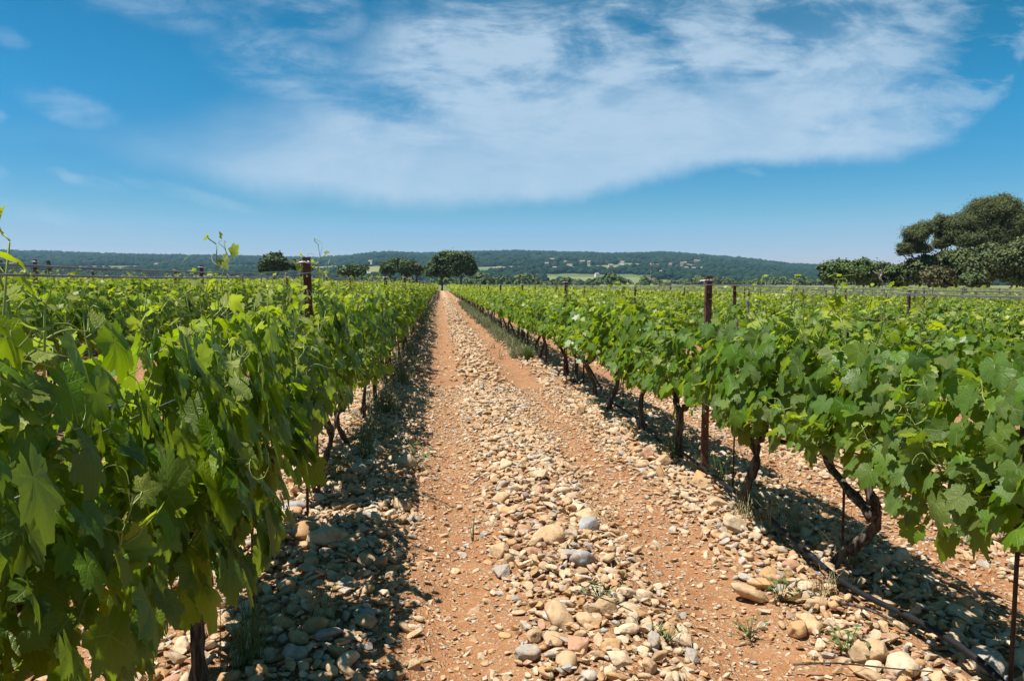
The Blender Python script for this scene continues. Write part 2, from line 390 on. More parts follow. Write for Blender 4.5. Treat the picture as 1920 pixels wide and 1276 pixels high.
def mat_stone():
    m, n, out = material('limestone_cobble')
    t = n.n.new('ShaderNodeTexCoord'); P = t.outputs['Object']
    c = n.attr('col')['Color']
    a = n.noise(P, 26, 5, .65)[0]; b = n.noise(P, 90, 4, .7)[0]; v = n.noise(P, 11, 3, .5, 1.5)[0]
    col = n.mix(n.m('MULTIPLY', n.mr(a, .42, .68), .62), c, (.34, .18, .08, 1))
    col = n.mix(n.m('MULTIPLY', n.mr(v, .52, .66), .5), col, (.60, .50, .37, 1))
    col = n.mix(n.m('MULTIPLY', n.mr(b, .56, .74), .4), col, (.20, .115, .06, 1))
    hg = n.m('ADD', n.m('MULTIPLY', a, 1.0), n.m('MULTIPLY', b, .35))
    n.l.new(n.pr(col, .85, .22, n.bump(hg, .8, .009)), out.inputs[0])
    return m
M_STONE = mat_stone()

def mat_hill():
    m, n, out = material('hill_side')
    P = n.geo()['Position']
    f = n.voro(P, .0035)['Color']; fs = n.sep(f)
    nz = n.noise(P, .02, 4)[0]
    fld = n.mix(fs[0], (.13, .165, .05, 1), (.24, .22, .10, 1))
    fld = n.mix(n.m('MULTIPLY', n.mr(fs[1], .6, .7), .8), fld, (.085, .13, .04, 1))
    wood = n.mix(nz, (.018, .030, .014, 1), (.032, .05, .022, 1))
    w = n.sep(n.attr('col')['Color'])[0]
    n.l.new(n.pr(n.mix(n.mr(w, .4, .6), fld, wood), .95, .1), out.inputs[0])
    return m
M_HILL = mat_hill()
def mat_forest(name, a, b):
    m, n, out = material(name)
    c = n.sep(n.attr('col')['Color']); P = n.geo()['Position']
    nz = n.noise(P, .35, 4, .7)[0]; patch = n.noise(P, .006, 3, .6)[0]
    col = n.mix(n.m('ADD', n.m('MULTIPLY', c[0], .6), n.m('ADD', n.m('MULTIPLY', n.m('SUBTRACT', nz, .5), .9), n.m('MULTIPLY', n.m('SUBTRACT', patch, .5), 1.6))), a, b)
    n.l.new(n.pr(col, .95, .08, n.bump(nz, 1.0, 2.0)), out.inputs[0])
    return m
M_FOREST = mat_forest('hill_forest', (.008, .026, .012, 1), (.030, .062, .026, 1))
M_WOOD = mat_leaf('woodland_leaf', (0.026, 0.044, 0.014, 1), (0.075, 0.095, 0.03, 1), False, .15, .6, (.09, .12, .02))
M_WALL = mat_simple('pale_render', (.60, .53, .42, 1), (.52, .45, .35, 1), .4, .9, .2)
M_WALLW = mat_simple('white_render', (.72, .68, .60, 1), (.64, .60, .53, 1), .4, .9, .2)
M_ROOF = mat_simple('clay_tile', (.34, .21, .15, 1), (.40, .27, .19, 1), .8, .9, .2)
M_GLASSY = mat_simple('window_dark', (.05, .06, .07, 1), (.09, .09, .1, 1), 1, .3, .5)
M_MAST = mat_simple('mast_steel', (.25, .26, .28, 1), (.3, .3, .3, 1), 1, .6, .4)

# ------------------------------------------------------------------ ground, hills
def axis(fine0, fine1, step, lo, hi, k):
    a = list(np.arange(fine0, fine1, step)); s = step; x = fine1
    up = []
    while x < hi: up.append(x); s *= k; x += s
    up.append(hi); dn = []; s = step; x = fine0
    while x > lo: s *= k; x -= s; dn.append(max(x, lo))
    return np.array(sorted(set(dn + a + up)))
gx = axis(-3.4, 4.6, .032, -2600, 2600, 1.13); gy = axis(1.2, 11.0, .032, -60, 1500, 1.022)
gy = gy[(gy > -60) | (gy == -60)]
X, Y = np.meshgrid(gx, gy); Z = gz(X, Y)
xm = np.mod(X - XL, PITCHX) + XL
g_ = lambda c, s: np.exp(-((xm - c) / s) ** 2)
stony = np.clip(1.25 * g_(.57, .30) + .9 * g_(-.5, .33) + .9 * g_(1.95, .5) + .25 * (fbm(X * 2, Y * 2, 3, 3) - .4) - .25 * (g_(.06, .18) + g_(1.08, .18)), 0, 1)
fieldm = np.clip((np.hypot(np.maximum(np.abs(X) - 95, 0), np.maximum(Y - 168, 0)) - 0) / 12, 0, 1)
fieldm = np.where((Y > 168) | (np.abs(X) > 105), fieldm, 0)
g = Geo(); nx, ny = len(gx), len(gy)
ii = (np.arange(ny - 1)[:, None] * nx + np.arange(nx - 1)[None]).ravel()
g.add(np.stack([X, Y, Z], -1), np.stack([ii, ii + 1, ii + nx + 1, ii + nx], -1), 0, np.stack([stony, fieldm, stony * 0], -1).reshape(-1, 3))
ground = g.obj('ground', M_GROUND); tag(ground, kind='structure')

RIDGE = [(-700, 470), (-200, 474), (0, 477), (60, 476), (110, 477), (200, 480), (300, 482), (450, 485), (600, 487), (660, 482), (700, 478), (730, 476), (790, 479), (860, 476), (930, 474), (970, 473), (1050, 475), (1150, 477),
         (1250, 474), (1290, 476), (1330, 480), (1400, 485), (1450, 490), (1500, 495), (1560, 498), (1700, 500), (2100, 499), (2600, 496)]
def ridge_el(t):       # t = x/y of a direction; returns the tangent of the ridge's elevation
    xs = np.array([(p[0] - 825) / FPX for p in RIDGE]); ys = np.array([(533 - p[1]) / FPX for p in RIDGE])
    return np.interp(t, xs, ys)
def hill_h(x, y):
    t = x / np.maximum(y, 1); yy_ = y
    H = ridge_el(t) * 3600.0
    s = np.clip((yy_ - 950) / 2650, 0, 1.15)
    s1 = np.where(s < 1, .55 * s + .45 * s * s * (3 - 2 * s), 1 - (s - 1) * 1.5)
    n1 = (fbm(x / 420, y / 420, 4, 21) - .47) * 26 * np.sin(np.clip(s, 0, 1) * pi)
    n2 = (fbm(x / 150, y / 150, 3, 31) - .44) * 7 * np.clip(s * 3, 0, 1)
    return -6 + np.clip(s * 8, 0, 1) * 6 + (H - 4.5) * s1 + n1 + n2
ta = np.linspace(-.75, 1.0, 420); rr = np.concatenate([np.linspace(700, 1500, 40), np.linspace(1525, 4100, 90)])
T, RY = np.meshgrid(ta, rr); HX = T * RY; HZ = hill_h(HX, RY)
def wood_mask(x, y):
    hf = np.clip((y - 950) / 2650, 0, 1)
    n = fbm(x / 260, y / 200, 3, 41) + .25 * fbm(x / 900, y / 500, 2, 47)
    low = np.clip((hf - .36) / .25, 0, 1)                   # woods close up the hill, fields lower down
    return n + low * .5 - .535
g = Geo(); nx, ny = len(ta), len(rr)
ii = (np.arange(ny - 1)[:, None] * nx + np.arange(nx - 1)[None]).ravel()
wm = np.clip(.5 + wood_mask(HX, RY) * 6, 0, 1)
g.add(np.stack([HX, RY, HZ], -1), np.stack([ii, ii + 1, ii + nx + 1, ii + nx], -1), 0, np.stack([wm, wm, wm], -1).reshape(-1, 3))
tag(g.obj('hills', M_HILL), kind='structure')

def ico(sub):
    import bmesh
    bm = bmesh.new(); bmesh.ops.create_icosphere(bm, subdivisions=sub, radius=1.0)
    V = np.array([v.co[:] for v in bm.verts]); F = np.array([[v.index for v in f.verts] for f in bm.faces]); bm.free(); return V, F
ICO = {k: ico(k) for k in (1, 2, 3, 4)}

# forest crowns over the hill: one mass nobody could count
N = 60000
y_ = 1000 + 2750 * RNG.random(N) ** .8; t_ = -.6 + 1.45 * RNG.random(N); x_ = t_ * y_
k = wood_mask(x_, y_) > -.02 + .05 * RNG.random(N)
x_, y_ = x_[k][:30000], y_[k][:30000]; n_ = len(x_)
V0, F0 = ICO[1]
r_ = (3.0 + 5.6 * RNG.random(n_) ** 1.8) * (0.75 + y_ / 3600 * .7)
J = 1 + .28 * (RNG.random((n_, len(V0), 1)) - .5)
Vv = V0[None] * J * (r_[:, None, None] * np.array([1.15, 1.15, .9])) + np.stack([x_, y_, hill_h(x_, y_) + r_ * .45], -1)[:, None]
g = Geo(); g.add(Vv, (F0[None] + (np.arange(n_) * len(V0))[:, None, None]).reshape(-1, 3), 0, np.repeat(RNG.random((n_, 1)) ** 1.5, len(V0), 0) * np.ones(3))
tag(g.obj('hill_forest', M_FOREST), 'dark green forest covering the long hill on the horizon', 'forest', kind='stuff')

# ------------------------------------------------------------------ foliage cards and trees
def leaf_cards(P, Nrm, size, aspect=.7, rng=RNG):
    n = len(P); Nrm = unit(Nrm)
    r = unit(rng.normal(size=(n, 3))); T_ = unit(np.cross(Nrm, r)); B_ = np.cross(Nrm, T_)
    s = np.broadcast_to(np.asarray(size, float), (n,))[:, None]
    b = Nrm * s * .12
    V = np.stack([P - T_ * s - b, P + B_ * s * aspect + b * .6, P + T_ * s - b, P - B_ * s * aspect + b * .6], 1)
    F = np.arange(n * 4).reshape(n, 4)
    return V.reshape(-1, 3), F
def crown_points(clumps, dens, rng, flat=1.0):
    """leaf points and normals of a crown made of ellipsoid clumps, each broken into many small tufts"""
    Ps, Ns, Hs = [], [], []
    for (c, rad, cnt) in clumps:
        c = np.array(c, float); rad = np.array(rad, float)
        nt = max(6, int(cnt / dens / 2))
        d_ = unit(rng.normal(size=(nt, 3))); d_[:, 2] = d_[:, 2] * .9 + .12
        d_ = unit(d_)
        rr_ = (.55 + .5 * rng.random(nt)) * (1 + .22 * np.sin(d_[:, 0] * 5 + rng.random() * 6) * np.cos(d_[:, 2] * 4 + rng.random() * 6))
        tc_ = c + d_ * rad * rr_[:, None]
        ts = rad.mean() * (.13 + .20 * rng.random(nt) ** 2)
        idx = rng.integers(0, nt, cnt)
        off = rng.normal(size=(cnt, 3)) * ts[idx][:, None] * np.array([1, 1, .7 * flat])
        Ps.append(tc_[idx] + off); Ns.append(d_[idx] * .8 + np.array([0, 0, .45]) + rng.normal(size=(cnt, 3)) * .55)
        Hs.append(np.clip(.15 + .45 * rng.random(nt)[idx] + .35 * d_[idx, 2], 0, 1))  # tufts facing up blend further towards the paler leaf colour
    return np.concatenate(Ps), np.concatenate(Ns), np.concatenate(Hs)
def crown_mesh(name, clumps, leaf, mat, dens=28, aspect=.7, seed=1, flat=1.0):
    rng = np.random.default_rng(seed); clumps = [(c, r * np.array([1.06, 1.06, 1.22]) if mat is M_PINE else r, int(n * (3.6 if mat is M_PINE else 2.1))) for c, r, n in clumps]
    P, Nn, H = crown_points(clumps, dens, rng, flat)
    V, F = leaf_cards(P, Nn, leaf * (.65 + .7 * rng.random(len(P))), aspect, rng)
    c = np.stack([rng.random(len(P)), H, H], -1)
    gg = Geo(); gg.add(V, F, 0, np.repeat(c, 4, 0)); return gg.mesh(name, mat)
def limbs_mesh(name, base, clumps, r0, seed=1, lean=(0, 0), forks=True, zfrac=.45):
    rng = np.random.default_rng(seed); gg = Geo()
    base = np.array(base, float); cs = [np.array(c[0], float) for c in clumps]
    top = np.mean(cs, 0); k_ = base + (top - base) * zfrac; k_[:2] += np.array(lean)
    Pk = bez(base, base + [0, 0, (k_[2] - base[2]) * .5], k_ - [0, 0, (k_[2] - base[2]) * .3], k_, 9)
    Pk[1:-1, :2] += rng.normal(size=(7, 2)) * r0 * .25
    add_tube(gg, Pk, np.linspace(r0 * 1.25, r0 * .8, 9), 9)
    if forks:
        for c in cs:
            mid = (k_ + c) / 2 + rng.normal(size=3) * .25
            Pl = bez(k_ - [0, 0, .1], mid, mid, c, 8); add_tube(gg, Pl, np.linspace(r0 * .62, r0 * .14, 8), 6)
            for q in range(3):
                e = c + rng.normal(size=3) * np.array([.8, .6, .5]); Pb = bez(Pl[4 + q % 3], (Pl[5] + e) / 2, e, e, 5); add_tube(gg, Pb, np.linspace(r0 * .2, r0 * .05, 5), 4)
    return gg.mesh(name, M_TBARK)
def tree(name, base, clumps, leaf, mat, label, cat, r0=.2, seed=1, group=None, dens=28, aspect=.7, zfrac=.45, lean=(0, 0), flat=1.0):
    """clumps: (px, py, half width px, half height px, depth offset, cards) given at the tree's own distance base.y"""
    Yd = base[1]; s = Yd / FPX
    cl_ = []
    for (px, py, hw, hh, dy, cnt) in clumps:
        p = pix(px, py, Yd + dy); w_ = 1.14 if name != 'pine_tree' and base[1] < 95 else 1.0
        cl_.append(((p.x - base[0], p.y - base[1], p.z - base[2]), (hw * s * w_, hw * s * .85, hh * s), int(cnt * w_)))
    root = empty(name, base, label, cat, group)
    link('trunk', limbs_mesh('trunk', (0, 0, -.1), cl_, r0, seed, lean, True, zfrac), root)
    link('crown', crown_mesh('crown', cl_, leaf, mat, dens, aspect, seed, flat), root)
    return root
def at(px, Yd, dz=0.0):
    p = pix(px, 533, Yd); return (p.x, Yd, gzs(p.x, Yd) + dz)

# the two oaks at the end of the track
tree('oak_tree', at(829, 166), [(806, 508, 13, 9, 0, 700), (822, 500, 19, 14, 1, 1500), (838, 486, 20, 15, 0, 1500), (846, 505, 16, 10, -1, 900), (828, 514, 16, 6, 1, 500)], .21, M_OAK,
     'dark oak with low spreading crown standing at the end of the track', 'tree', .17, 31, 'trees at the far end of the track', zfrac=.5)
tree('oak_tree', at(864, 160), [(866, 487, 17, 13, 0, 1400), (878, 497, 14, 15, 0, 1300), (862, 502, 15, 11, 1, 900), (880, 509, 11, 8, 0, 500), (850, 482, 14, 10, 1, 800)], .21, M_OAK,
     'dark round crowned oak just past the track end, the taller twin of a pair', 'tree', .15, 32, 'trees at the far end of the track', zfrac=.5)
far_tr = [(735, 180, [(735, 498, 17, 12, 0, 1500), (727, 506, 12, 9, 0, 700)], M_OAK, 'dark rounded holm oak, first of the clump short of the twin oaks'),
          (758, 178, [(757, 499, 17, 13, 0, 1600), (765, 508, 12, 9, 0, 600)], M_OAK, 'dark rounded holm oak in the middle of the clump beside the twin oaks'),
          (779, 179, [(779, 504, 12, 10, 0, 900), (785, 509, 7, 7, 0, 300)], M_RUSTY, 'brownish bush crown at the end of the oak clump'),
          (515, 150, [(514, 489, 20, 13, 0, 1500), (500, 500, 16, 9, 0, 800), (528, 498, 15, 10, 0, 700)], M_OAK, 'solitary dark round tree standing behind the post of the shaded vine row'),
          (562, 152, [(560, 497, 15, 9, 0, 900), (572, 503, 12, 7, 0, 500)], M_OLIVE, 'low dark bush close behind the rusty post of the shaded vine row'),
          (658, 172, [(650, 507, 15, 9, 0, 800), (672, 507, 14, 9, 0, 800)], M_OAK, 'low wide dark bush between the solitary tree and the oak clump')]
for q, (px, Yd, cl_, mt, lb) in enumerate(far_tr):
    tree('holm_oak' if mt is not M_RUSTY else 'russet_bush', at(px, Yd), cl_, .27, mt, lb, 'tree' if q not in (2, 4, 5) else 'bush', .25, 40 + q, 'trees at the far end of the vineyard')
for px, Yd, hh, lb in ((91, 300, 15, 'slim dark cypress standing alone before the low hills'), (1, 290, 16, 'dark cypress cut off by the picture edge')):
    b = at(px, Yd); tree('cypress_tree', b, [(px, 514 - j * hh * .42, 5.2 - j * 1.0, hh * .42, 0, 420) for j in range(4)], .28, M_OAK, lb, 'tree', .2, 60 + px, 'cypresses', zfrac=.3)

# pines and scrub on the right
YP = 86
tree('pine_tree', at(1850, YP), [(1802, 424, 26, 20, 0, 2300), (1840, 400, 30, 24, 1, 3200), (1880, 396, 32, 22, 0, 3200), (1906, 420, 26, 24, -1, 2500), (1862, 430, 36, 20, 1, 3000), (1820, 448, 26, 14, -1, 1700), (1790, 446, 18, 14, 0, 1000), (1942, 432, 30, 28, 0, 2300), (1868, 390, 30, 18, 1, 1800), (1818, 418, 26, 18, 1, 1500), (1880, 440, 34, 18, 0, 1800)],
     .15, M_PINE, 'tall umbrella shaped pine, the highest tree of the grove', 'tree', .3, 71, 'pines in the grove', dens=16, aspect=.22, zfrac=.5, flat=.8)
tree('pine_tree', at(1752, YP - 2), [(1714, 442, 20, 16, 0, 1700), (1732, 430, 17, 14, 1, 1300), (1700, 464, 15, 11, 0, 900), (1690, 470, 9, 7, 0, 350), (1728, 466, 16, 9, 0, 700)],
     .14, M_PINE, 'small leaning pine at the edge of the grove with sky through its branches', 'tree', .17, 72, 'pines in the grove', dens=14, aspect=.22, zfrac=.35, flat=.8)
tree('pine_tree', at(1774, YP + 1), [(1761, 420, 13, 15, 0, 1000), (1772, 436, 18, 14, 1, 1200), (1764, 457, 16, 10, 0, 700), (1782, 418, 13, 12, 0, 700)],
     .14, M_PINE, 'slender pine between the leaning pine and the umbrella shaped pine', 'tree', .16, 73, 'pines in the grove', dens=14, aspect=.22, zfrac=.4, flat=.8)
sh = [(1562, 92, [(1560, 512, 22, 20, 0, 1500), (1580, 505, 20, 18, 0, 1300)], M_BRIGHT, 'bright green rounded bush at the open end of the grove'),
      (1606, 91, [(1605, 508, 24, 21, 0, 1800), (1622, 516, 18, 18, 0, 1000)], M_BRIGHT, 'bright green tall bush, second from the open end of the grove'),
      (1648, 93, [(1645, 509, 22, 18, 0, 1200), (1640, 524, 18, 14, 0, 600)], M_OLIVE, 'yellowish green bush behind the dead cane on the wire'),
      (1684, 92, [(1682, 512, 22, 18, 0, 1300), (1690, 526, 18, 14, 0, 600)], M_BRIGHT, 'green bush just before the leaning pine'),
      (1722, 84, [(1720, 508, 24, 22, 0, 1500), (1740, 492, 20, 15, 0, 1000)], M_OLIVE, 'dark olive scrub tree under the leaning pine'),
      (1760, 81, [(1758, 520, 22, 20, 0, 1300)], M_RUSTY, 'brown flowered bush at the foot of the slender pine'),
      (1790, 84, [(1790, 496, 28, 24, 0, 2100), (1778, 516, 24, 20, 0, 1100), (1806, 482, 22, 16, 0, 1200)], M_OLIVE, 'broad olive green scrub oak below the umbrella shaped pine'),
      (1846, 80, [(1846, 500, 30, 30, 0, 2500), (1860, 474, 26, 18, 0, 1400)], M_OLIVE, 'large olive green scrub oak in front of the tall pine trunk'),
      (1900, 77, [(1902, 486, 30, 32, 0, 2600), (1930, 470, 26, 28, 0, 1700), (1915, 515, 30, 20, 0, 1200)], M_OLIVE, 'massive scrub oak at the picture edge of the grove'),
      (1825, 76, [(1826, 525, 20, 14, 0, 900)], M_OAK, 'low dark shrub at the foot of the scrub oaks')]
for q, (px, Yd, cl_, mt, lb) in enumerate(sh):
    tree('scrub_tree' if 'tree' in lb or 'oak' in lb else 'bush', at(px, Yd), cl_, .17, mt, lb, 'tree' if 'tree' in lb or 'oak' in lb else 'bush', .14, 80 + q, 'trees and bushes of the grove', zfrac=.3)

# woodland belts on the plain between vineyard and hill
P_, N_, H_, S_ = [], [], [], []
rw = np.random.default_rng(77)
for q in range(1500):
    Yd = 330 + 800 * rw.random() ** 1.1; t = -.62 + 1.35 * rw.random(); xx = t * Yd
    if fbm(np.array([xx / 150]), np.array([Yd / 45]), 3, 61)[0] < .44: continue
    if t < 0 and rw.random() < .55: continue
    h_ = (3.2 + 4.2 * rw.random()) * (.75 if t < -.1 else 1.0); w_ = h_ * (.5 + .35 * rw.random()); cnt = int(np.clip(42000 / Yd, 40, 120))
    d_ = unit(rw.normal(size=(cnt, 3))); d_[:, 2] = np.abs(d_[:, 2]) * 1.0 - .1
    P_.append(np.array([xx, Yd, gzs(xx, Yd) + h_ * .38]) + d_ * np.array([w_, w_, h_ * .62]) * (.6 + .45 * rw.random((cnt, 1))))
    N_.append(d_ + [0, 0, .3] + rw.normal(size=(cnt, 3)) * .4); H_.append(np.clip(rw.random() * .6 + .3 * d_[:, 2] + .1 * rw.random(cnt), 0, 1)); S_.append(np.full(cnt, h_ * .16))  # cards higher on each tree blend towards the paler colour
P_, N_, H_, S_ = map(np.concatenate, (P_, N_, H_, S_))
V, F = leaf_cards(P_, N_, S_, .75, rw); g = Geo(); g.add(V, F, 0, np.repeat(np.stack([rw.random(len(P_)), H_, H_], -1), 4, 0))
tag(g.obj('woodland', M_WOOD), 'dark belts of trees on the plain between vineyard and hill', 'woodland', kind='stuff')

# houses on the hillside
def house_mesh(w, d_, h, rh, wall):
    root = []
    a = Geo(); add_box(a, (-w / 2, -d_ / 2, -3), (w / 2, d_ / 2, h)); 
    a.add([(-w / 2, -d_ / 2, h), (-w / 2, d_ / 2, h), (-w / 2, 0, h + rh), (w / 2, -d_ / 2, h), (w / 2, d_ / 2, h), (w / 2, 0, h + rh)], [(0, 1, 2), (4, 3, 5)])
    b = Geo(); o = .5; e = rh * o / (d_ / 2)
    for s in (-1, 1):
        v = [(-w / 2 - o, s * (d_ / 2 + o), h - e + .05), (w / 2 + o, s * (d_ / 2 + o), h - e + .05), (w / 2 + o, 0, h + rh + .05), (-w / 2 - o, 0, h + rh + .05)]
        v += [(x, y, z + .3) for x, y, z in v]
        b.add(v, [(0, 1, 2, 3), (4, 7, 6, 5), (0, 4, 5, 1), (1, 5, 6, 2), (2, 6, 7, 3), (3, 7, 4, 0)])
    wn = []
    for q in range(3):
        x = (-.3 + .3 * q) * w; c = Geo(); add_box(c, (x - .6, -d_ / 2 - .06, h * .35), (x + .6, -d_ / 2 + .05, h * .75)); wn.append(c.mesh('window', M_GLASSY, False))
    return a.mesh('wall', wall, False), b.mesh('roof', M_ROOF, False), wn
HM = [house_mesh(11, 9, 6.5, 2.2, M_WALLW), house_mesh(14, 10, 6.5, 2.4, M_WALL), house_mesh(9, 8, 9, 2.2, M_WALL), house_mesh(17, 9, 5.5, 2.0, M_WALLW), house_mesh(8, 8, 13, 1.6, M_WALL)]
houses = [(1025, 497, 0, 'white house farthest up and nearest the twin oaks on the hillside'), (1035, 490, 1, 'small tan house above the first white house on the hillside'), (1061, 494, 0, 'white hillside house, upper of two close together'),
          (1068, 500, 3, 'long low white house below the upper pair on the hillside'), (1092, 494, 1, 'long tan house with tiled roof midway along the hill'), (1104, 496, 2, 'tan house touching the long tiled house midway along the hill'),
          (1167, 495, 0, 'lone white house between the long tiled house and the village'), (1145, 501, 1, 'low pale house under the lone white house'), (1257, 500, 2, 'tan tower like house at the village edge'),
          (1228, 500, 1, 'low pale farmhouse just outside the village'), (1236, 511, 3, 'long pale building on the slope below the village'), (1278, 500, 4, 'tall stone house at the start of the village'),
          (1284, 498, 2, 'cream house behind the tall stone house in the village'), (1291, 500, 1, 'wide cream house in the middle of the village'), (1298, 501, 0, 'white gabled house in the middle of the village'),
          (1304, 496, 4, 'tall pale tower house topping the village'), (1309, 494, 2, 'pale house beside the tower house of the village'), (1286, 505, 1, 'wide stone house on the lower edge of the village'),
          (1300, 506, 0, 'white house on the lower edge of the village'), (1314, 505, 3, 'long low house at the far edge of the village'), (1322, 511, 0, 'white house below the village beside the tall rusty post'),
          (1286, 518, 3, 'long white farm building on the plain under the village'), (1119, 517, 0, 'small white house down on the plain'), (1040, 505, 0, 'small house beside the bright field'), (294, 499, 0, 'tiny white house by the pale field across the plain'), (695, 493, 0, 'tiny white house in the meadow before the hill')]
def hill_hit(px, py):
    v = pix(px, py, 1000.0)
    for Yd in np.arange(960, 3600, 12.0):
        zl = EYE + (v.z - EYE) * Yd / 1000.0; xx = v.x * Yd / 1000.0
        if hill_h(np.array([xx]), np.array([Yd]))[0] >= zl - 3: return xx, Yd
    return v.x * 1.0, 1000.0
for q, (px, py, k, lb) in enumerate(houses):
    xx, Yd = hill_hit(px, py)
    zz = float(hill_h(np.array([xx]), np.array([Yd]))[0])
    r = empty('hillside_house', (xx, Yd, max(zz, gzs(xx, Yd)) + 2.5), lb, 'house', 'houses on the far hillside', rz=random.uniform(-.5, .5))
    sc_ = .92 * Yd / 2200; sc_ = min(max(sc_, .6), 1.5); r.scale = (sc_,) * 3
    wme, rme, wns = HM[k]
    link('wall', wme, r); link('roof', rme, r)
    for w in wns: link('window', w, r)
for px, hh, lb in ((733, 10, 'thin radio mast on the hilltop over the oak clump'), (930, 8, 'thin radio mast on the ridge past the twin oaks'), (454, 9, 'thin radio mast on the low ridge before the solitary tree'), (1088, 6, 'faint radio mast in the middle of the long ridge')):
    v = pix(px, 533, 3600); zz = float(hill_h(np.array([v.x]), np.array([3600.0]))[0])
    r = empty('radio_mast', (v.x, 3600, zz), lb, 'mast', 'masts on the ridge'); hgt = hh * 3600 / FPX + 6
    a = Geo(); add_tube(a, [(0, 0, 0), (0, 0, hgt * .5), (0, 0, hgt)], [.9, .7, .4], 5); a.obj('pole', M_MAST, r)
    b = Geo(); add_box(b, (-1.6, -.5, hgt * .78), (1.6, .5, hgt * .84)); b.obj('antenna', M_MAST, r)

# ------------------------------------------------------------------ grapevines
def leaf_outline(n):
    a = np.linspace(-168, 168, n)
    ks = [0, 14, 27, 40, 52, 66, 80, 92, 105, 120, 132, 148, 160, 168]
    kr = [1.0, .86, .70, .82, .94, .78, .62, .68, .74, .62, .52, .56, .46, .30]
    r = np.interp(np.abs(a), ks, kr)
    if n > 30: r = r * (1 + .055 * np.where(np.arange(n) % 2 == 0, 1, -1))
    return np.stack([np.sin(np.radians(a)) * r, np.cos(np.radians(a)) * r], -1)
def leaf_template(lod):
    if lod == 0:
        o = leaf_outline(47); V = np.vstack([[[0, 0]], o * .5, o]); n = 47
        F3 = [(0, 1 + i + 1, 1 + i) for i in range(n - 1)]
        F4 = [(1 + i, 1 + i + 1, 1 + n + i + 1, 1 + n + i) for i in range(n - 1)]
        return V, np.array(F3), np.array(F4)
    if lod == 1:
        a = [-165, -125, -103, -78, -52, -27, 0, 27, 52, 78, 103, 125, 165]; r = [.38, .55, .76, .62, .95, .70, 1.02, .70, .95, .62, .76, .55, .38]
        o = np.stack([np.sin(np.radians(a)) * r, np.cos(np.radians(a)) * r], -1); V = np.vstack([[[0, 0.05]], o])
        return V, np.array([(0, i + 2, i + 1) for i in range(12)]), None
    V = np.array([(0, -.35), (.78, -.15), (.62, .6), (0, 1.0), (-.62, .6), (-.78, -.15)])
    return V, None, np.array([(0, 1, 2, 3), (0, 3, 4, 5)])
LT = {k: leaf_template(k) for k in (0, 1, 2)}
def place_leaves(g, P, tip, nrm, size, youth, lod, rng, mat=0):
    tip = unit(tip); nrm = unit(nrm - (nrm * tip).sum(-1, keepdims=True) * tip); side = np.cross(tip, nrm)
    V2, F3, F4 = LT[lod]; n = len(P); x, y = V2[:, 0], V2[:, 1]
    c1 = rng.normal(-.20, .28, n)[:, None]; c2 = rng.normal(-.24, .26, n)[:, None]; tw = rng.normal(0, .18, n)[:, None]; fo = rng.normal(.10, .16, n)[:, None]
    ph = rng.random(n)[:, None] * 6.28
    if lod < 2 and n < 20000:                              # no two leaves cut alike
        th = np.arctan2(x, y)[None]; p1, p2, p3 = (rng.random((n, 1)) * 6.28 for _ in range(3))
        fac = 1 + .09 * np.sin(2 * th + p1) + .07 * np.sin(3 * th + p2) + .05 * np.sin(7 * th + p3)
        x2 = x[None] * fac * rng.uniform(.84, 1.14, (n, 1)); y2 = y[None] * fac
    else: x2 = np.repeat(x[None], n, 0); y2 = np.repeat(y[None], n, 0)
    z = c1 * x ** 2 + c2 * y * np.abs(y) + tw * x * y + fo * np.abs(x)
    if lod == 0: z = z + .045 * np.sin(7 * x + ph) * np.cos(6 * y + ph * 1.7) * np.hypot(x, y)[None]
    s = size[:, None, None]
    V = P[:, None] + s * (x2[:, :, None] * side[:, None] + y2[:, :, None] * tip[:, None] + z[:, :, None] * nrm[:, None])
    c = np.repeat(np.stack([rng.random(n), youth, youth * 0], -1), len(V2), 0)
    uv = np.tile(np.stack([x, y, x * 0], -1), (n, 1))
    off = (np.arange(n) * len(V2))[:, None, None]
    base = g.n
    g.add(V.reshape(-1, 3), (F3[None] + off).reshape(-1, 3) if F3 is not None else (F4[None] + off).reshape(-1, 4), mat, c, uv)
    if F3 is not None and F4 is not None:
        f = (F4[None] + off).reshape(-1, 4) + base; g.F.append(f); g.M.append(np.full(len(f), mat))

def vine_skeleton(rng, nshoot, tall=0.0):
    """shoots fanning up from two arms; each is a polyline of nodes"""
    sh_ = []
    for q in range(nshoot):
        y0 = np.linspace(-.52, .52, nshoot)[q] + rng.normal() * .05
        z0 = .56 + rng.normal() * .04; x0 = rng.normal() * .03
        top = .98 + .22 * rng.random() + (tall * rng.random() if rng.random() < .6 else 0)
        sx = float(np.clip(rng.normal() * .17, -.24, .24)); sy = rng.normal() * .16
        if top > 1.2: sx *= .45
        if rng.random() < .28: top = .72 + .2 * rng.random(); sx = np.sign(rng.normal()) * (.20 + .12 * rng.random()); sy *= .5   # a shoot that has fallen outward
        P = bez((x0, y0, z0), (x0 + sx * .5, y0 + sy * .3, z0 + (top - z0) * .35), (x0 + sx * 1.0, y0 + sy * .7, z0 + (top - z0) * .7), (x0 + sx * 1.1, y0 + sy, top), 13)
        P[1:-1] += rng.normal(size=(11, 3)) * .008
        sh_.append(P)
    return sh_
def tendril(rng, p, d_, L):
    t = np.linspace(0, 1, 16)[:, None]; d_ = unit(d_); s = unit(np.cross(d_, rng.normal(size=3))); b = np.cross(d_, s)
    k = rng.uniform(.5, 1.8) * 2 * pi; am = L * .22 * t ** 1.6
    return p + d_ * L * t * (1 - .25 * t) + s * am * np.sin(k * t ** 1.5) + b * am * (1 - np.cos(k * t ** 1.5)) - np.array([0, 0, 1]) * L * .18 * t ** 2
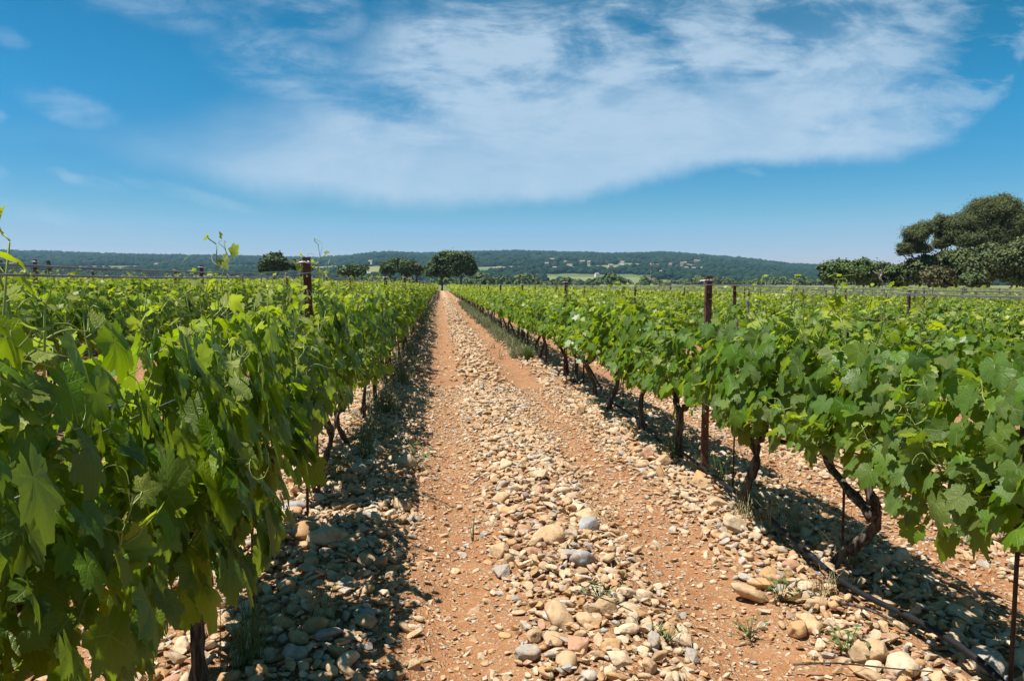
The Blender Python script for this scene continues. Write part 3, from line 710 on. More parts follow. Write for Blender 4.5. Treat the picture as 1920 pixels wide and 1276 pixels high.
def trunk_mesh(rng, fork, lod):
    g = Geo(); sides = 10 if lod == 0 else 6; h = .30 + .08 * rng.random() if fork else .44
    lean = rng.normal(size=2) * .07; n = 14 if lod == 0 else 6
    top = np.array([lean[0], lean[1], h])
    def knot(P, r):
        V, F, T_ = tube(P, r, sides)
        V = V + rng.normal(size=V.shape) * (.004 if lod == 0 else .003)
        g.add(V, F); g.F.append(T_ + g.n - len(V)); g.M.append(np.zeros(len(T_)))
    P = bez((0, 0, -.06), (rng.normal() * .07, rng.normal() * .07, h * .3), top - [rng.normal() * .07, rng.normal() * .07, h * .35], top, n)
    r = np.interp(np.linspace(0, 1, n), [0, .12, .3, .8, 1], [.052, .034, .025, .023, .029]) * (1 + .15 * rng.normal(size=n))
    knot(P, r)
    for s in (-1, 1):
        e = np.array([rng.normal() * .03, s * (.16 if fork else .12), .56]); e2 = np.array([rng.normal() * .03, s * .48, .53 + rng.normal() * .02])
        Pa = np.vstack([bez(top - [0, 0, .03], top + [0, s * .10, .05], e - [0, s * .02, .12], e, n // 2 + 1), bez(e, e + [0, s * .07, .06], e2 - [0, s * .15, 0], e2, n // 2 + 1)[1:]])
        knot(Pa, np.linspace(.022, .010, len(Pa)) * (1 + .15 * rng.normal(size=len(Pa))))
    return g.mesh('trunk', M_BARK)
def vine_variant(seed, lod, tall=.22):
    rng = np.random.default_rng(seed)
    nsh = 15 if lod < 2 else 12
    skel = vine_skeleton(rng, nsh, tall)
    gl = Geo(); shoots = []
    Pq, Tq, Nq, Sq, Yq = [], [], [], [], []
    for P in skel:
        gs = Geo(); L = len(P); hz = P[-1, 2]
        if lod < 2: add_tube(gs, P, np.linspace(.0050, .0020, L), 6 if lod == 0 else 4, 0)
        az = rng.random() * 6.28
        for k in range(1, L):
            for rep in range(2 if k < 9 else 1):
                f = k / (L - 1); az += pi + rng.normal() * .6
                out = np.array([cos(az) * 1.0, sin(az) * .75, 0]); out = unit(out)
                pl = (.05 + .06 * rng.random()) * (1 - .55 * f ** 3)
                base = P[k] + rng.normal(size=3) * .004; pend = base + (out * .8 + np.array([0, 0, .35 + .3 * rng.random()])) * pl
                if lod == 0: add_tube(gs, bez(base, base + out * pl * .4 + [0, 0, .01], pend - [0, 0, .01], pend, 4), [.0017] * 4, 4, 0)
                outx = np.array([np.sign(pend[0] + rng.normal() * .1) * 1.0, 0, 0])
                t_ = out * .55 + outx * .35 + np.array([0, 0, -.50 + .65 * f]) + rng.normal(size=3) * .28
                n_ = outx * .62 + out * .25 + np.array([0, 0, .75]) + rng.normal(size=3) * .38
                Pq.append(pend); Tq.append(t_); Nq.append(n_)
                Sq.append((.050 + .036 * rng.random()) * (1 - .72 * f ** 3) * (1 if rep == 0 else .78))
                Yq.append(np.clip(.85 * max(0, f - .45) / .55 + .10 * rng.random() + .55 * max(0, (pend[2] - .80) / .45) + (.25 if rng.random() < .2 else 0), 0, 1))
        if lod < 2:
            for q in range(3 if lod == 0 else 1):
                k = L - 2 - q * 2
                tp = tendril(rng, P[k], P[min(k + 1, L - 1)] - P[k - 1] + rng.normal(size=3) * .06, .10 + .08 * rng.random())
                add_tube(gs, tp, np.linspace(.0015, .0009, len(tp)), 4, 0)
        shoots.append(gs)
    nfill = 350 if lod < 2 else 90                        # leaves of the side shoots that fill the hedge
    sgn = np.sign(rng.normal(size=nfill)); yf = rng.uniform(-.62, .62, nfill); zb = .53 + .16 * (vnoise(yf * 4 + seed * 3.1, yf * 0, 2) - .3); zz = zb + (1.08 - zb) * rng.random(nfill); bulge = .30 - .18 * np.abs(zz - .72) / .4
    Pf = np.stack([sgn * bulge * (.45 + .75 * rng.random(nfill)), yf, zz], -1)
    Pq = np.vstack([np.array(Pq), Pf])
    Tq = np.vstack([np.array(Tq), np.stack([sgn * .5, rng.normal(size=nfill) * .4, -.8 + .4 * rng.normal(size=nfill)], -1)])
    Nq = np.vstack([np.array(Nq), np.stack([sgn * .8, rng.normal(size=nfill) * .35, .65 + .3 * rng.normal(size=nfill)], -1)])
    Sq = np.concatenate([Sq, .040 + .044 * rng.random(nfill)]); Yq = np.concatenate([Yq, .25 * rng.random(nfill) ** 2])
    if lod == 2: Sq = Sq * 1.12
    place_leaves(gl, Pq, Tq, Nq, Sq, Yq, lod, rng)
    fol = gl.mesh('foliage', M_LEAF if lod == 0 else M_LEAFF)
    if lod == 0: smesh = [s.mesh('shoot', M_SHOOT) for s in shoots]
    elif lod == 1:
        allg = Geo()
        for s in shoots:
            o = allg.n
            allg.V += s.V; allg.C += s.C; allg.U += s.U
            allg.F += [f + o for f in s.F]; allg.M += s.M; allg.n += s.n
        smesh = [allg.mesh('cane', M_SHOOT)]
    else: smesh = []
    return trunk_mesh(rng, seed % 3 == 0, lod), fol, smesh
VAR = {0: [vine_variant(300 + 1 * q, 0, .30) for q in range(8)], 1: [vine_variant(400 + q, 1, .2) for q in range(8)], 2: [vine_variant(500 + q, 2, .12) for q in range(8)]}

ORD = ['nearest', 'second', 'third', 'fourth', 'fifth', 'sixth', 'seventh', 'eighth', 'ninth', 'tenth', 'eleventh', 'twelfth', 'thirteenth', 'fourteenth', 'fifteenth', 'sixteenth', 'seventeenth', 'eighteenth', 'nineteenth', 'twentieth',
       'twenty first', 'twenty second', 'twenty third', 'twenty fourth', 'twenty fifth', 'twenty sixth', 'twenty seventh', 'twenty eighth', 'twenty ninth', 'thirtieth'] + ['%dth' % q for q in range(31, 90)]
FIRST = ['first'] + ORD[1:]
def row_name(side, k):
    if side > 0: return 'row beside the drip hose' if k == 0 else FIRST[k - 1] + ' row beyond the drip hose row'
    return 'row shading the track' if k == 0 else FIRST[k - 1] + ' row behind the shading row'
def row_x(side, k): return XR + PITCHX * k if side > 0 else XL - PITCHX * k
def row_end(x):
    return 162.0 if x < 26 else max(66.0, 162 - (x - 26) * 4.2)
def post_y0(side, k):
    if side > 0: return [5.17, 5.2, 4.9][k] if k < 3 else 3.0 + 6 * vnoise(np.array([k * 1.7]), np.array([.5]), 3)[0]
    return [4.58, 5.1, 5.8][k] if k < 3 else 3.0 + 6 * vnoise(np.array([k * 1.7]), np.array([7.5]), 3)[0]
def in_view(x, y, m=0.6):
    return y > .8 and (-.525 * y - m) < x < (.785 * y + m)
cand = []
ys0_fork = XR / tan(math.atan((1579 - 960) / FPX) + R(YAW))
for side, kmax in ((1, 46), (-1, 36)):
    for k in range(kmax):
        x = row_x(side, k)
        if side > 0 and k == 0: ys = [2.12] + [XR / tan(math.atan((q - 960) / FPX) + R(YAW)) for q in (1579, 1420, 1272, 1205, 1156, 1116, 1079, 1058, 1031)]
        elif side < 0 and k == 0: ys = [1.25, 2.35, 3.42, 4.92, 6.1, 7.3, 8.4, 9.6, 10.8]
        else: ys = [.6 + RNG.random()]
        while ys[-1] < row_end(x): ys.append(ys[-1] + 1.17 + RNG.normal() * .05)
        pp = post_y0(side, k)
        for q, y in enumerate(ys):
            xx = x + RNG.normal() * .03
            if not in_view(xx, y, 5.0) or (k > 0 and RNG.random() < .035): continue
            j = int(math.floor((y - pp) / 6.0))           # posts already passed
            nth = sum(1 for y2 in ys[:q] if math.floor((y2 - pp) / 6.0) == j)
            score = 0.0 if not in_view(xx, y, .7) else (1.0 if k == 0 else .5 if k == 1 else .3) / y ** 1.6
            cand.append((score, xx, y, side, k, j, nth))
cand.sort(key=lambda c: -c[0])
singles, rest = cand[:300], cand[300:]
used = {0: 0, 1: 0, 2: 0}
for (score, x, y, side, k, j, nth) in singles:
    dist = math.hypot(x, y)
    lod = 0 if dist < (6.5 if k == 0 else 5.2) else 1 if dist < 22 else 2
    tr, fol, sm = VAR[lod][used[lod] % len(VAR[lod])]; used[lod] += 1
    where = 'before the nearest post' if j < 0 else 'past the %s post' % ORD[j]
    lb = '%s grapevine %s in the %s' % (FIRST[nth], where, row_name(side, k))
    if side > 0 and k == 0 and abs(y - ys0_fork) < .1: lb = 'grapevine with a forked trunk standing behind the black drip hose'
    if len(lb.split()) > 16: lb = lb.replace(' in the ', ', ')
    r = empty('grapevine', (x, y, gzs(x, y) - .01), lb, 'grapevine', 'grapevines in the rows', rz=(pi if random.random() < .5 else 0) + random.gauss(0, .07))
    sc_ = random.uniform(.93, 1.06) * (1.0 if k == 0 else .98)
    r.scale = (random.uniform(.92, 1.1) * ((.78 if y > 2.6 else .80) if side < 0 and k == 0 else 1.0), 1.04, sc_)
    parts_ = [link('trunk', tr, r), link('foliage', fol, r)] + [link('shoot', q_, r) for q_ in sm]
    if side < 0 and k == 0 and y < 3.0:                     # the nearest vines are the bushiest: leaves from knee height to the wires
        for p_ in parts_[1:]: p_.scale.z = 1.20; p_.location.z = -.20

# all the farther vines: past the three hundred, one object
g = Geo(); rf = np.random.default_rng(5)
Rx = np.array([c[1] for c in rest]); Ry = np.array([c[2] for c in rest])
dist = np.hypot(Rx, Ry)
for lo, hi, nl, s0 in ((0, 18, 420, .078), (18, 40, 260, .098), (40, 75, 120, .14), (75, 400, 50, .21)):
    kx = (dist >= lo) & (dist < hi)
    if not kx.any(): continue
    bx, by = Rx[kx], Ry[kx]; m_ = len(bx); bz = gz(bx, by)
    sgn = np.sign(rf.normal(size=(m_, nl))); zz = .54 + .64 * rf.random((m_, nl)) ** .8
    top_var = (.87 + .24 * vnoise(bx * 3.1, by * .9, 12))[:, None]
    bulge = .30 - .16 * np.abs(zz - .74) / .4
    ox = sgn * bulge * (.25 + .9 * rf.random((m_, nl))); oy = rf.uniform(-.62, .62, (m_, nl))
    pk = rf.random((m_, nl)) < .10; pk2 = rf.random((m_, nl)) < .025
    zt = (np.where(pk, zz + .12 * rf.random((m_, nl)), zz) + np.where(pk2 & (zz > .9), .24 * rf.random((m_, nl)), 0)) * top_var
    P = np.stack([bx[:, None] + ox, by[:, None] + oy, bz[:, None] + zt], -1).reshape(-1, 3)
    sg = sgn.reshape(-1); n_ = len(P)
    Tt = np.stack([sg * .5, rf.normal(size=n_) * .5, -.35 + .5 * rf.normal(size=n_)], -1)
    Nn = np.stack([sg * .55, rf.normal(size=n_) * .4, .8 + .3 * rf.normal(size=n_)], -1)
    yo = np.clip((zz.reshape(-1) - .72) / .42 + .20 * rf.normal(size=n_), 0, 1)
    place_leaves(g, P, Tt, Nn, s0 * (.65 + .6 * rf.random(n_)), yo, 1 if lo < 18 else 2, rf, 0)
    if lo < 40:
        for a, b in zip(bx, by):
            h0 = float(gz(np.array([a]), np.array([b]))[0]); P3 = np.array([(a, b, h0 - .05), (a + rf.normal() * .03, b + rf.normal() * .03, h0 + .25), (a, b, h0 + .52)])
            add_tube(g, P3, [.04, .03, .035], 5, 1)
print('stuff vines', len(rest), 'lods', used, 'verts', g.n)
tag(g.obj('vineyard_rows', [M_LEAFF, M_BARK]), 'countless farther grapevines merging into green rows up to the trees', 'grapevines', kind='stuff')

# ------------------------------------------------------------------ posts, stakes, wires, hose
def post_meshes():
    """a rolled channel of rusty sheet steel with a line of punched slots"""
    w, dpt, t, H = .042, .028, .003, 1.37
    zs = [-.25]; holes = []
    z = .06
    while z < H - .03: zs += [z, z + .012]; holes.append((z, z + .012)); z += .10
    zs.append(H); g = Geo()
    xs = [-w / 2, -.005, .005, w / 2]
    for i in range(3):
        for k in range(len(zs) - 1):
            if i == 1 and (zs[k], zs[k + 1]) in holes: continue
            add_box(g, (xs[i], -dpt / 2, zs[k]), (xs[i + 1], -dpt / 2 + t, zs[k + 1]))
    for s in (-1, 1):
        a, b = sorted((s * w / 2, s * (w / 2 - t))); add_box(g, (a, -dpt / 2 + t, -.25), (b, dpt / 2, H))
        a, b = sorted((s * (w / 2 - t), s * (w / 2 - .011))); add_box(g, (a, dpt / 2 - t, -.25), (b, dpt / 2, H))
    me = g.mesh('channel', M_RUST, False)
    c = Geo()
    for s in (-1, 1):
        add_tube(c, [(-.055, s * .021, 1.335), (-.02, s * .021, 1.345), (.02, s * .021, 1.335), (.055, s * .021, 1.325)], .0055, 6)
        add_tube(c, [(-.02 * s, -.03, 1.34), (0, 0, 1.352), (.02 * s, .03, 1.336)], .005, 6)
    k = Geo(); add_tube(k, [(-.032, -.02, .955), (.0, -.024, .96), (.034, -.02, .95)], .006, 6); add_tube(k, [(-.03, .02, .95), (.03, .022, .957)], .005, 6)
    return me, c.mesh('wire_clip', M_CLIP), k.mesh('wire_clip', M_DARKSTEEL)
PM = post_meshes()
npost = 0
for side, kmax in ((1, 14), (-1, 12)):
    for k in range(kmax):
        x = row_x(side, k); y = post_y0(side, k); j = 0
        while y < min(row_end(x), 75) :
            if in_view(x, y, .1) and not (k > 2 and math.hypot(x, y) > 60):
                lb = '%s rusty post of the %s' % (ORD[j], row_name(side, k))
                if k == 0 and j == 0: lb = 'tall rusty steel post with wire clips, %s' % ('beside the drip hose' if side > 0 else 'rising out of the leaves of the shading row')
                r = empty('trellis_post', (x, y, gzs(x, y)), lb, 'post', 'rusty trellis posts', rz=random.gauss(0, .12))
                r.rotation_euler[0] = random.gauss(0, .012); r.rotation_euler[1] = random.gauss(0, .014)
                r.scale = (1, 1, random.uniform(.97, 1.02) if not (k == 0 and j == 0) else 1)
                link('channel', PM[0], r); link('wire_clip', PM[1], r); link('wire_clip', PM[2], r); npost += 1
            y += 6.0; j += 1
print('posts', npost)

def wire(x, side, k, z, dx, name, lb, rad, y0, y1, sag):
    ys = np.concatenate([np.arange(y0, min(y1, 30), .75), np.arange(30, y1, 3.0)]) if y1 > 30 else np.arange(y0, y1, .75)
    pp = post_y0(side, k); ph = np.mod((ys - pp) / 6.0, 1.0)
    zz = gz(np.full(len(ys), x), np.round((ys - pp) / 6.0) * 6 + pp) * 0 + (-0.30 * tanh(x / 8.0)) + .02 + z - sag * 4 * ph * (1 - ph) + .006 * np.sin(ys * 1.3 + x)
    g = Geo(); add_tube(g, np.stack([x + dx + .008 * np.sin(ys * .9 + z * 9), ys, zz], -1), rad, 5)
    tag(g.obj(name, M_WIRE), lb, 'wire', 'trellis wires')
for side, kmax in ((1, 16), (-1, 14)):
    for k in range(kmax):
        x = row_x(side, k); y0 = .4 if k == 0 else max(.4, abs(x) / .76 - 1); y1 = min(row_end(x), 120)
        for s in (-1, 1):
            sg = (.012 if s < 0 else .03) if (side > 0 or k > 0) else (.058 if s < 0 else .078)
            lb = '%s grey top wire of the %s' % ('taut' if s < 0 else 'slack', row_name(side, k))
            wire(x, side, k, 1.31, s * .05, 'trellis_wire', lb, .0021 if k < 2 else .003, y0, y1, sg)
        if k == 0:
            wire(x, side, k, .93, .03, 'trellis_wire', 'grey middle wire half hidden by leaves of the %s' % row_name(side, k), .002, y0, 60, .01)
            wire(x, side, k, .52, -.02, 'trellis_wire', 'low grey wire at trunk height of the %s' % row_name(side, k), .002, y0, 60, .01)

# thin stakes beside the nearest trunks
stk = [(1.80, 2.30, .010, 1.0, 'thin rusty stake before the forked grapevine at the picture edge', .007), (1.86, 3.48, .0, 1.1, 'thin dark stake between the two arms of the forked trunk', .006), (1.80, 4.72, .015, 1.1, 'thin rusty stake just before the nearest post by the hose', .005),
       (1.86, 10.2, .0, 1.1, 'thin dark stake among the farther trunks by the hose', .012), (1.86, 7.95, .0, 1.0, 'thin stake between two trunks past the hose bend', .005), (2.66, 4.68, -.02, .80, 'short dark stake under the leaves, beyond the forked trunk', .011),
       (-.70, 4.2, .0, 1.0, 'thin dark stake under the shading row before its first visible trunk', .008), (-.62, 2.62, .01, 1.0, 'thin dark stake beside the nearest trunk of the shading row', .005)]
for x, y, ln, h, lb, rr_ in stk:
    g = Geo(); z0 = gzs(x, y); add_tube(g, [(0, 0, -.05), (ln * .5, 0, h * .5), (ln, .01, h)], rr_, 6)
    o = g.obj('vine_stake', M_DARKSTEEL); o.location = (x, y, z0); tag(o, lb, 'stake', 'thin vine stakes')

# black drip hose
hose_px = [(1830, 1260), (1730, 1192), (1600, 1115), (1520, 1053), (1440, 985), (1370, 928), (1290, 868), (1240, 832), (1195, 792)]
def on_ground(px, py, lift=.03):
    v = pix(px, py, 3.0); t = 1.0; x, y = 1.7, 4.0
    for _ in range(5):
        t = (EYE - gzs(x, y) - lift) / (EYE - v.z); x, y = v.x * t, 3.0 * t
    return x, y
hp = [(*on_ground(*hose_px[0]), .03)]; hp = [(hp[0][0] + .12, hp[0][1] - .45, .02), (hp[0][0] + .045, hp[0][1] - .2, .025)] + [(*on_ground(px, py), 0.066 + .012 * sin(px)) for px, py in hose_px]
ye = hp[-1][1]
hp += [(XR - .06, ye + .7, .12), (XR - .04, ye + 1.4, .22), (XR - .03, ye + 2.0, .34), (XR - .02, ye + 2.8, .41)] + [(XR - .02, q, .44) for q in (12, 16, 24, 40)]
def smooth_path(P, n=6):
    P = np.array(P, float); out = []
    for i in range(len(P) - 1):
        a, b, c, d_ = P[max(i - 1, 0)], P[i], P[i + 1], P[min(i + 2, len(P) - 1)]
        for t in np.linspace(0, 1, n, endpoint=False):
            out.append(.5 * ((2 * b) + (-a + c) * t + (2 * a - 5 * b + 4 * c - d_) * t * t + (-a + 3 * b - 3 * c + d_) * t ** 3))
    out.append(P[-1]); return np.array(out)
g = Geo(); add_tube(g, smooth_path([(x, y, z + gzs(x, y)) for x, y, z in hp]), .0122, 8)
hose = g.obj('drip_hose', M_HOSE); tag(hose, 'black irrigation hose lying along the foot of the sunlit vine row', 'hose')
for (x, y, z) in [hp[5], hp[11]]:
    c = Geo(); p0 = np.array((x, y, z + gzs(x, y))); add_tube(c, [p0 + (0, -.03, 0), p0, p0 + (0, .03, 0)], .0165, 8); c.obj('connector', M_CLIP if y > 6 else M_HOSE, hose)

# ------------------------------------------------------------------ stones
PAL = {'tan': (.475, .322, .178), 'ochre': (.45, .265, .12), 'cream': (.53, .41, .268), 'grey': (.375, .34, .28), 'blue grey': (.30, .30, .29), 'reddish': (.40, .22, .13)}
PN = list(PAL); PW = np.array([.37, .20, .27, .10, .015, .045])
def zone_dens(x, y):
    xm = np.mod(x - XL, PITCHX) + XL
    w = np.abs(x) * 0 + .10 * (fbm(y * .5, y * 0 + 1.1, 2, 8) - .375)
    xm = xm + w
    g_ = lambda c, s: np.exp(-((xm - c) / s) ** 2)
    d_ = 1.15 * g_(.58, .27) + .85 * g_(-.52, .28) + .9 * g_(1.62, .24) + .42 * g_(2.0, .3) + .38 * np.exp(-((x - 2.95) / .45) ** 2)
    d_ = d_ * (.55 + .9 * fbm(x * 1.6, y * 1.6, 3, 14)) + .07
    return np.clip((d_ - .02) * np.where(np.abs(x - .55) > 1.35, .9, 1) * (1 - .55 * (g_(.06, .15) + g_(1.08, .13))), 0.015, 1)
rs = np.random.default_rng(21)
placed = []; grid = {}
HOSE_XY = [(p[0], p[1]) for p in smooth_path(hp[:12], 8)]
def try_place(x, y, r, tight=.8):
    cx, cy = int(math.floor(x / .16)), int(math.floor(y / .16))
    if r > .016 and 1.4 < x < 2.2 and y < 6.5 and any((x - hx) ** 2 + (y - hy) ** 2 < (r * .9 + .008) ** 2 for hx, hy in HOSE_XY): return False
    for a in (-1, 0, 1):
        for b in (-1, 0, 1):
            for (x2, y2, r2) in grid.get((cx + a, cy + b), ()):
                if (x - x2) ** 2 + (y - y2) ** 2 < (tight * (r + r2)) ** 2: return False
    grid.setdefault((cx, cy), []).append((x, y, r)); return True
def scatter(n, x0, x1, y0, y1, rmin, rmax, pw, tight, expo=1.0, zmul=1.0):
    xs = rs.uniform(x0, x1, n); ys = y0 + (y1 - y0) * rs.random(n) ** expo
    dz = zone_dens(xs, ys); rr_ = np.sort(rmin + (rmax - rmin) * rs.random(n) ** pw)[::-1]
    keep = rs.random(n) < dz * zmul
    for x, y, r, kp, dd in zip(xs, ys, rr_, keep, dz):
        if not kp or not in_view(x, y, .4): continue
        if r > .032 and dd < .3: r *= .6
        if try_place(x, y, r, tight): placed.append((x, y, r, dd))
# a few that stand out in the photograph
for x, y, r in [(.645, 3.2, .058)]: pass
special = []
def special_stone(px, py, rpx, colr, lb, flat=.7):
    v = pix(px, py, 3.0); t = (EYE - 0) / (EYE - v.z); x, y = v.x * t, 3.0 * t
    for _ in range(4):
        t = (EYE - gzs(x, y) - .02) / (EYE - v.z); x, y = v.x * t, 3.0 * t
    r = rpx * y / FPX; try_place(x, y, r, .5); special.append((x, y, r, colr, lb, flat))
special_stone(1107, 988, 21, 'blue grey', 'smooth blue grey cobble on the ridge at the edge of the rut', .85)
special_stone(1858, 1248, 34, 'grey', 'big rounded grey boulder by the end of the drip hose', .8)
special_stone(1215, 856, 18, 'reddish', 'reddish round stone at the bank by the nearest post', .8)
special_stone(1432, 1092, 30, 'ochre', 'broad flat ochre stone half sunk in the rut edge', .4)
special_stone(1408, 1117, 28, 'tan', 'broad tan stone touching the flat ochre stone', .5)
special_stone(1493, 1183, 21, 'ochre', 'rounded yellow ochre stone alone in the rut soil', .9)
special_stone(1632, 1230, 34, 'tan', 'upright angular tan stone below the drip hose', .9)
special_stone(1690, 1248, 32, 'cream', 'leaning cream stone beside the upright tan stone', .8)
special_stone(612, 1012, 30, 'cream', 'big cream rounded cobble at the foot of the shading row', .8)
special_stone(575, 1003, 26, 'ochre', 'ochre cobble touching the big cream one by the shading row', .85)
special_stone(1378, 988, 30, 'cream', 'square cream block at the bank by the drip hose', .7)
special_stone(763, 868, 18, 'cream', 'pale egg shaped cobble at the shade edge by the track', .9)
special_stone(672, 884, 16, 'grey', 'pale grey cobble lying in the shade of the row', .8)
special_stone(1096, 1052, 26, 'blue grey', 'flat grey stone in the middle of the stony ridge', .7)
special_stone(1048, 1160, 30, 'tan', 'large tan rounded cobble on the near ridge', .75)
special_stone(985, 1225, 24, 'grey', 'grey rounded cobble at the left flank of the ridge', .75)
scatter(620, -3, 5, 1.6, 9, .044, .068, 1.8, .80, .8)
scatter(9000, -2.6, 5, 1.6, 10, .026, .042, 1.4, .70, .8, 1.2)
scatter(95000, -2.6, 4.6, 1.7, 10, .010, .026, 1.2, .60, .72, 1.4)
near_n = len(placed)
scatter(16000, -1.6, 3.6, 10, 24, .026, .055, 1.5, .68, .8, 1.3)
scatter(12000, -1.2, 2.6, 24, 75, .040, .08, 1.3, .62, .7, 1.3)
# fine gravel in the ruts and between the stones
grav = []
xs = rs.uniform(-1.6, 3.4, 90000); ys = 1.7 + 8.5 * rs.random(90000) ** .8; kk = rs.random(90000) < (.34 - .1 * zone_dens(xs, ys))
for x, y in zip(xs[kk], ys[kk]):
    if in_view(x, y, .2): grav.append((x, y, .005 + .010 * rs.random() ** 1.6, .1))
print('stones', len(placed), near_n, 'gravel', len(grav))
def stone_shape(V0, n, rng, angular):
    """n deformed copies of a sphere: smooth lumps plus a few cut facets"""
    A_ = rng.normal(size=(n, 3, 3)) * .16; s = 1 + (V0[None, :, None, :] @ A_[:, None]).squeeze(2).sum(-1) * .35
    f1 = unit(rng.normal(size=(n, 7, 3))); 
    d1 = np.einsum('vk,nfk->nvf', V0, f1); cut = .46 + .36 * rng.random((n, 1, 7)) + (1 - angular)[:, None, None] * .20
    lim = np.min(np.where(d1 > cut, cut / np.maximum(d1, 1e-6), 1.0), -1)
    w = rng.random((n, 3)) * 6.28
    lump = .07 * np.sin(V0[None] @ np.ones(3) * 2.6 + w[:, :1]) + .06 * np.sin(V0[None, :, 0] * 4.1 + w[:, 1:2]) * np.cos(V0[None, :, 1] * 3.7 + w[:, 2:3])
    return V0[None] * (lim * (1 + lump) * np.clip(s, .8, 1.25))[..., None]
def rot_z(n, rng, tilt=.35):
    a = rng.random(n) * 6.28; b = rng.normal(size=n) * tilt; c = rng.normal(size=n) * tilt
    ca, sa, cb, sb, cc, sc_ = np.cos(a), np.sin(a), np.cos(b), np.sin(b), np.cos(c), np.sin(c)
    Rz = np.zeros((n, 3, 3)); Rz[:, 0, 0] = ca; Rz[:, 0, 1] = -sa; Rz[:, 1, 0] = sa; Rz[:, 1, 1] = ca; Rz[:, 2, 2] = 1
    Rx = np.zeros((n, 3, 3)); Rx[:, 0, 0] = 1; Rx[:, 1, 1] = cb; Rx[:, 1, 2] = -sb; Rx[:, 2, 1] = sb; Rx[:, 2, 2] = cb
    Ry_ = np.zeros((n, 3, 3)); Ry_[:, 1, 1] = 1; Ry_[:, 0, 0] = cc; Ry_[:, 0, 2] = sc_; Ry_[:, 2, 0] = -sc_; Ry_[:, 2, 2] = cc
    return Rz @ Rx @ Ry_
def hull_stone(rng, n, bevel):
    import bmesh
    bm = bmesh.new(); p = unit(rng.normal(size=(n, 3))) * (.82 + .26 * rng.random((n, 1))); p = np.sign(p) * np.abs(p) ** .85
    for q in p: bm.verts.new(q)
    bmesh.ops.convex_hull(bm, input=bm.verts)
    bmesh.ops.delete(bm, geom=[v for v in bm.verts if not v.link_faces], context='VERTS')
    if bevel: bmesh.ops.bevel(bm, geom=list(bm.edges) + list(bm.verts), offset=.07, segments=2 if bevel > 1 else 1, affect='EDGES', profile=.5)
    bmesh.ops.triangulate(bm, faces=bm.faces); bm.verts.index_update()
    V = np.array([v.co[:] for v in bm.verts]); F = np.array([[v.index for v in f.verts] for f in bm.faces]); bm.free(); return V, F
rh = np.random.default_rng(99)
HULL = {1: [hull_stone(rh, 9, 0) for _ in range(16)], 2: [hull_stone(rh, 13, 0) for _ in range(24)], 3: [hull_stone(rh, 15, 1) for _ in range(24)], 4: [hull_stone(rh, 16, 2) for _ in range(30)]}
def stones_geo(g, S, sub, rng, colors=None):
    if not hasattr(g, 'SM') or g.SM is None: g.SM = []
    kind = rng.random(len(S)) < .74
    for q, hv in enumerate(HULL[sub]):
        stones_batch(g, [s for i, s in enumerate(S) if kind[i] and i % len(HULL[sub]) == q], hv, rng, False)
    stones_batch(g, [s for i, s in enumerate(S) if not kind[i]], None, rng, True, sub)
def stones_batch(g, S, hv, rng, smooth, sub=1):
    S = np.array(S, float); n = len(S)
    if not n: return
    if hv is None: V0, F0 = ICO[sub]; V = stone_shape(V0, n, rng, rng.random(n))
    else: V0, F0 = hv; V = np.repeat(V0[None], n, 0)
    flat = .32 + .42 * rng.random(n); lon = 1.0 + .6 * rng.random(n)
    V = V * (S[:, 2][:, None, None] * np.stack([lon, 1 / lon ** .6, flat], -1)[:, None])
    V = np.einsum('nij,nvj->nvi', rot_z(n, rng), V)
    pile = np.clip(S[:, 3], 0, 1) * .030 * rng.random(n)
    V = V + np.stack([S[:, 0], S[:, 1], gz(S[:, 0], S[:, 1]) + S[:, 2] * flat * (.15 + .5 * rng.random(n)) + pile], -1)[:, None]
    c = np.array([PAL[q] for q in PN])[rng.choice(len(PN), n, p=PW)] * (.78 + .40 * rng.random((n, 1)))
    g.SM.append(np.full(n * len(F0), smooth))
    g.add(V, (F0[None] + (np.arange(n) * len(V0))[:, None, None]).reshape(-1, 3), 0, np.repeat(c, len(V0), 0))
pl = sorted(placed[:near_n], key=lambda s: -(s[2] / math.hypot(s[0], s[1])) * (1 if -.9 < s[0] < 2.6 else .45))
NS = 284
ones, pl_rest = pl[:NS], pl[NS:] + placed[near_n:]
g = Geo()
stones_geo(g, [s for s in pl_rest if s[1] < 4.5 and s[2] > .022], 3, rs); stones_geo(g, [s for s in pl_rest if not (s[1] < 4.5 and s[2] > .022) and s[1] < 9], 2, rs); stones_geo(g, [s for s in pl_rest if s[1] >= 9], 1, rs)
gr = Geo(); stones_geo(gr, grav, 1, rs)
tag(g.obj('cobblestones', M_STONE), 'countless smaller cobbles covering the ridge and the feet of the rows', 'stones', kind='stuff')
tag(gr.obj('gravel', M_STONE), 'fine gravel trodden into the reddish soil of the wheel ruts', 'gravel', kind='stuff')
def zone_name(x):
    if x < -1.05: return 'behind the shading row'
    if x < -.62: return 'between the trunks of the shading row'
    if x < -.12: return 'at the foot of the shading row'
    if x < .28: return 'in the rut beside the shading row'
    if x < .86: return 'on the ridge between the ruts'
    if x < 1.30: return 'in the rut towards the hose'
    if x < 1.68: return 'on the bank before the hose'
    if x < 2.25: return 'under the hose side vines'
    return 'between the vine rows beyond the hose'
info = []
for (x, y, r, dd) in ones:
    cn = PN[rs.choice(len(PN), p=PW)]; ang = rs.random(); fl = .4 + .45 * rs.random()
    info.append([x, y, r, cn, ang, fl, '%s %s' % ('angular' if ang > .5 else 'smooth', 'slab' if fl < .52 else 'cobble'), zone_name(x), None])
for (x, y, r, cn, lb, fl) in special: info.append([x, y, r, cn, .2 if 'angular' not in lb and 'square' not in lb else .95, fl, '', '', lb])
from collections import defaultdict
byk = defaultdict(list)
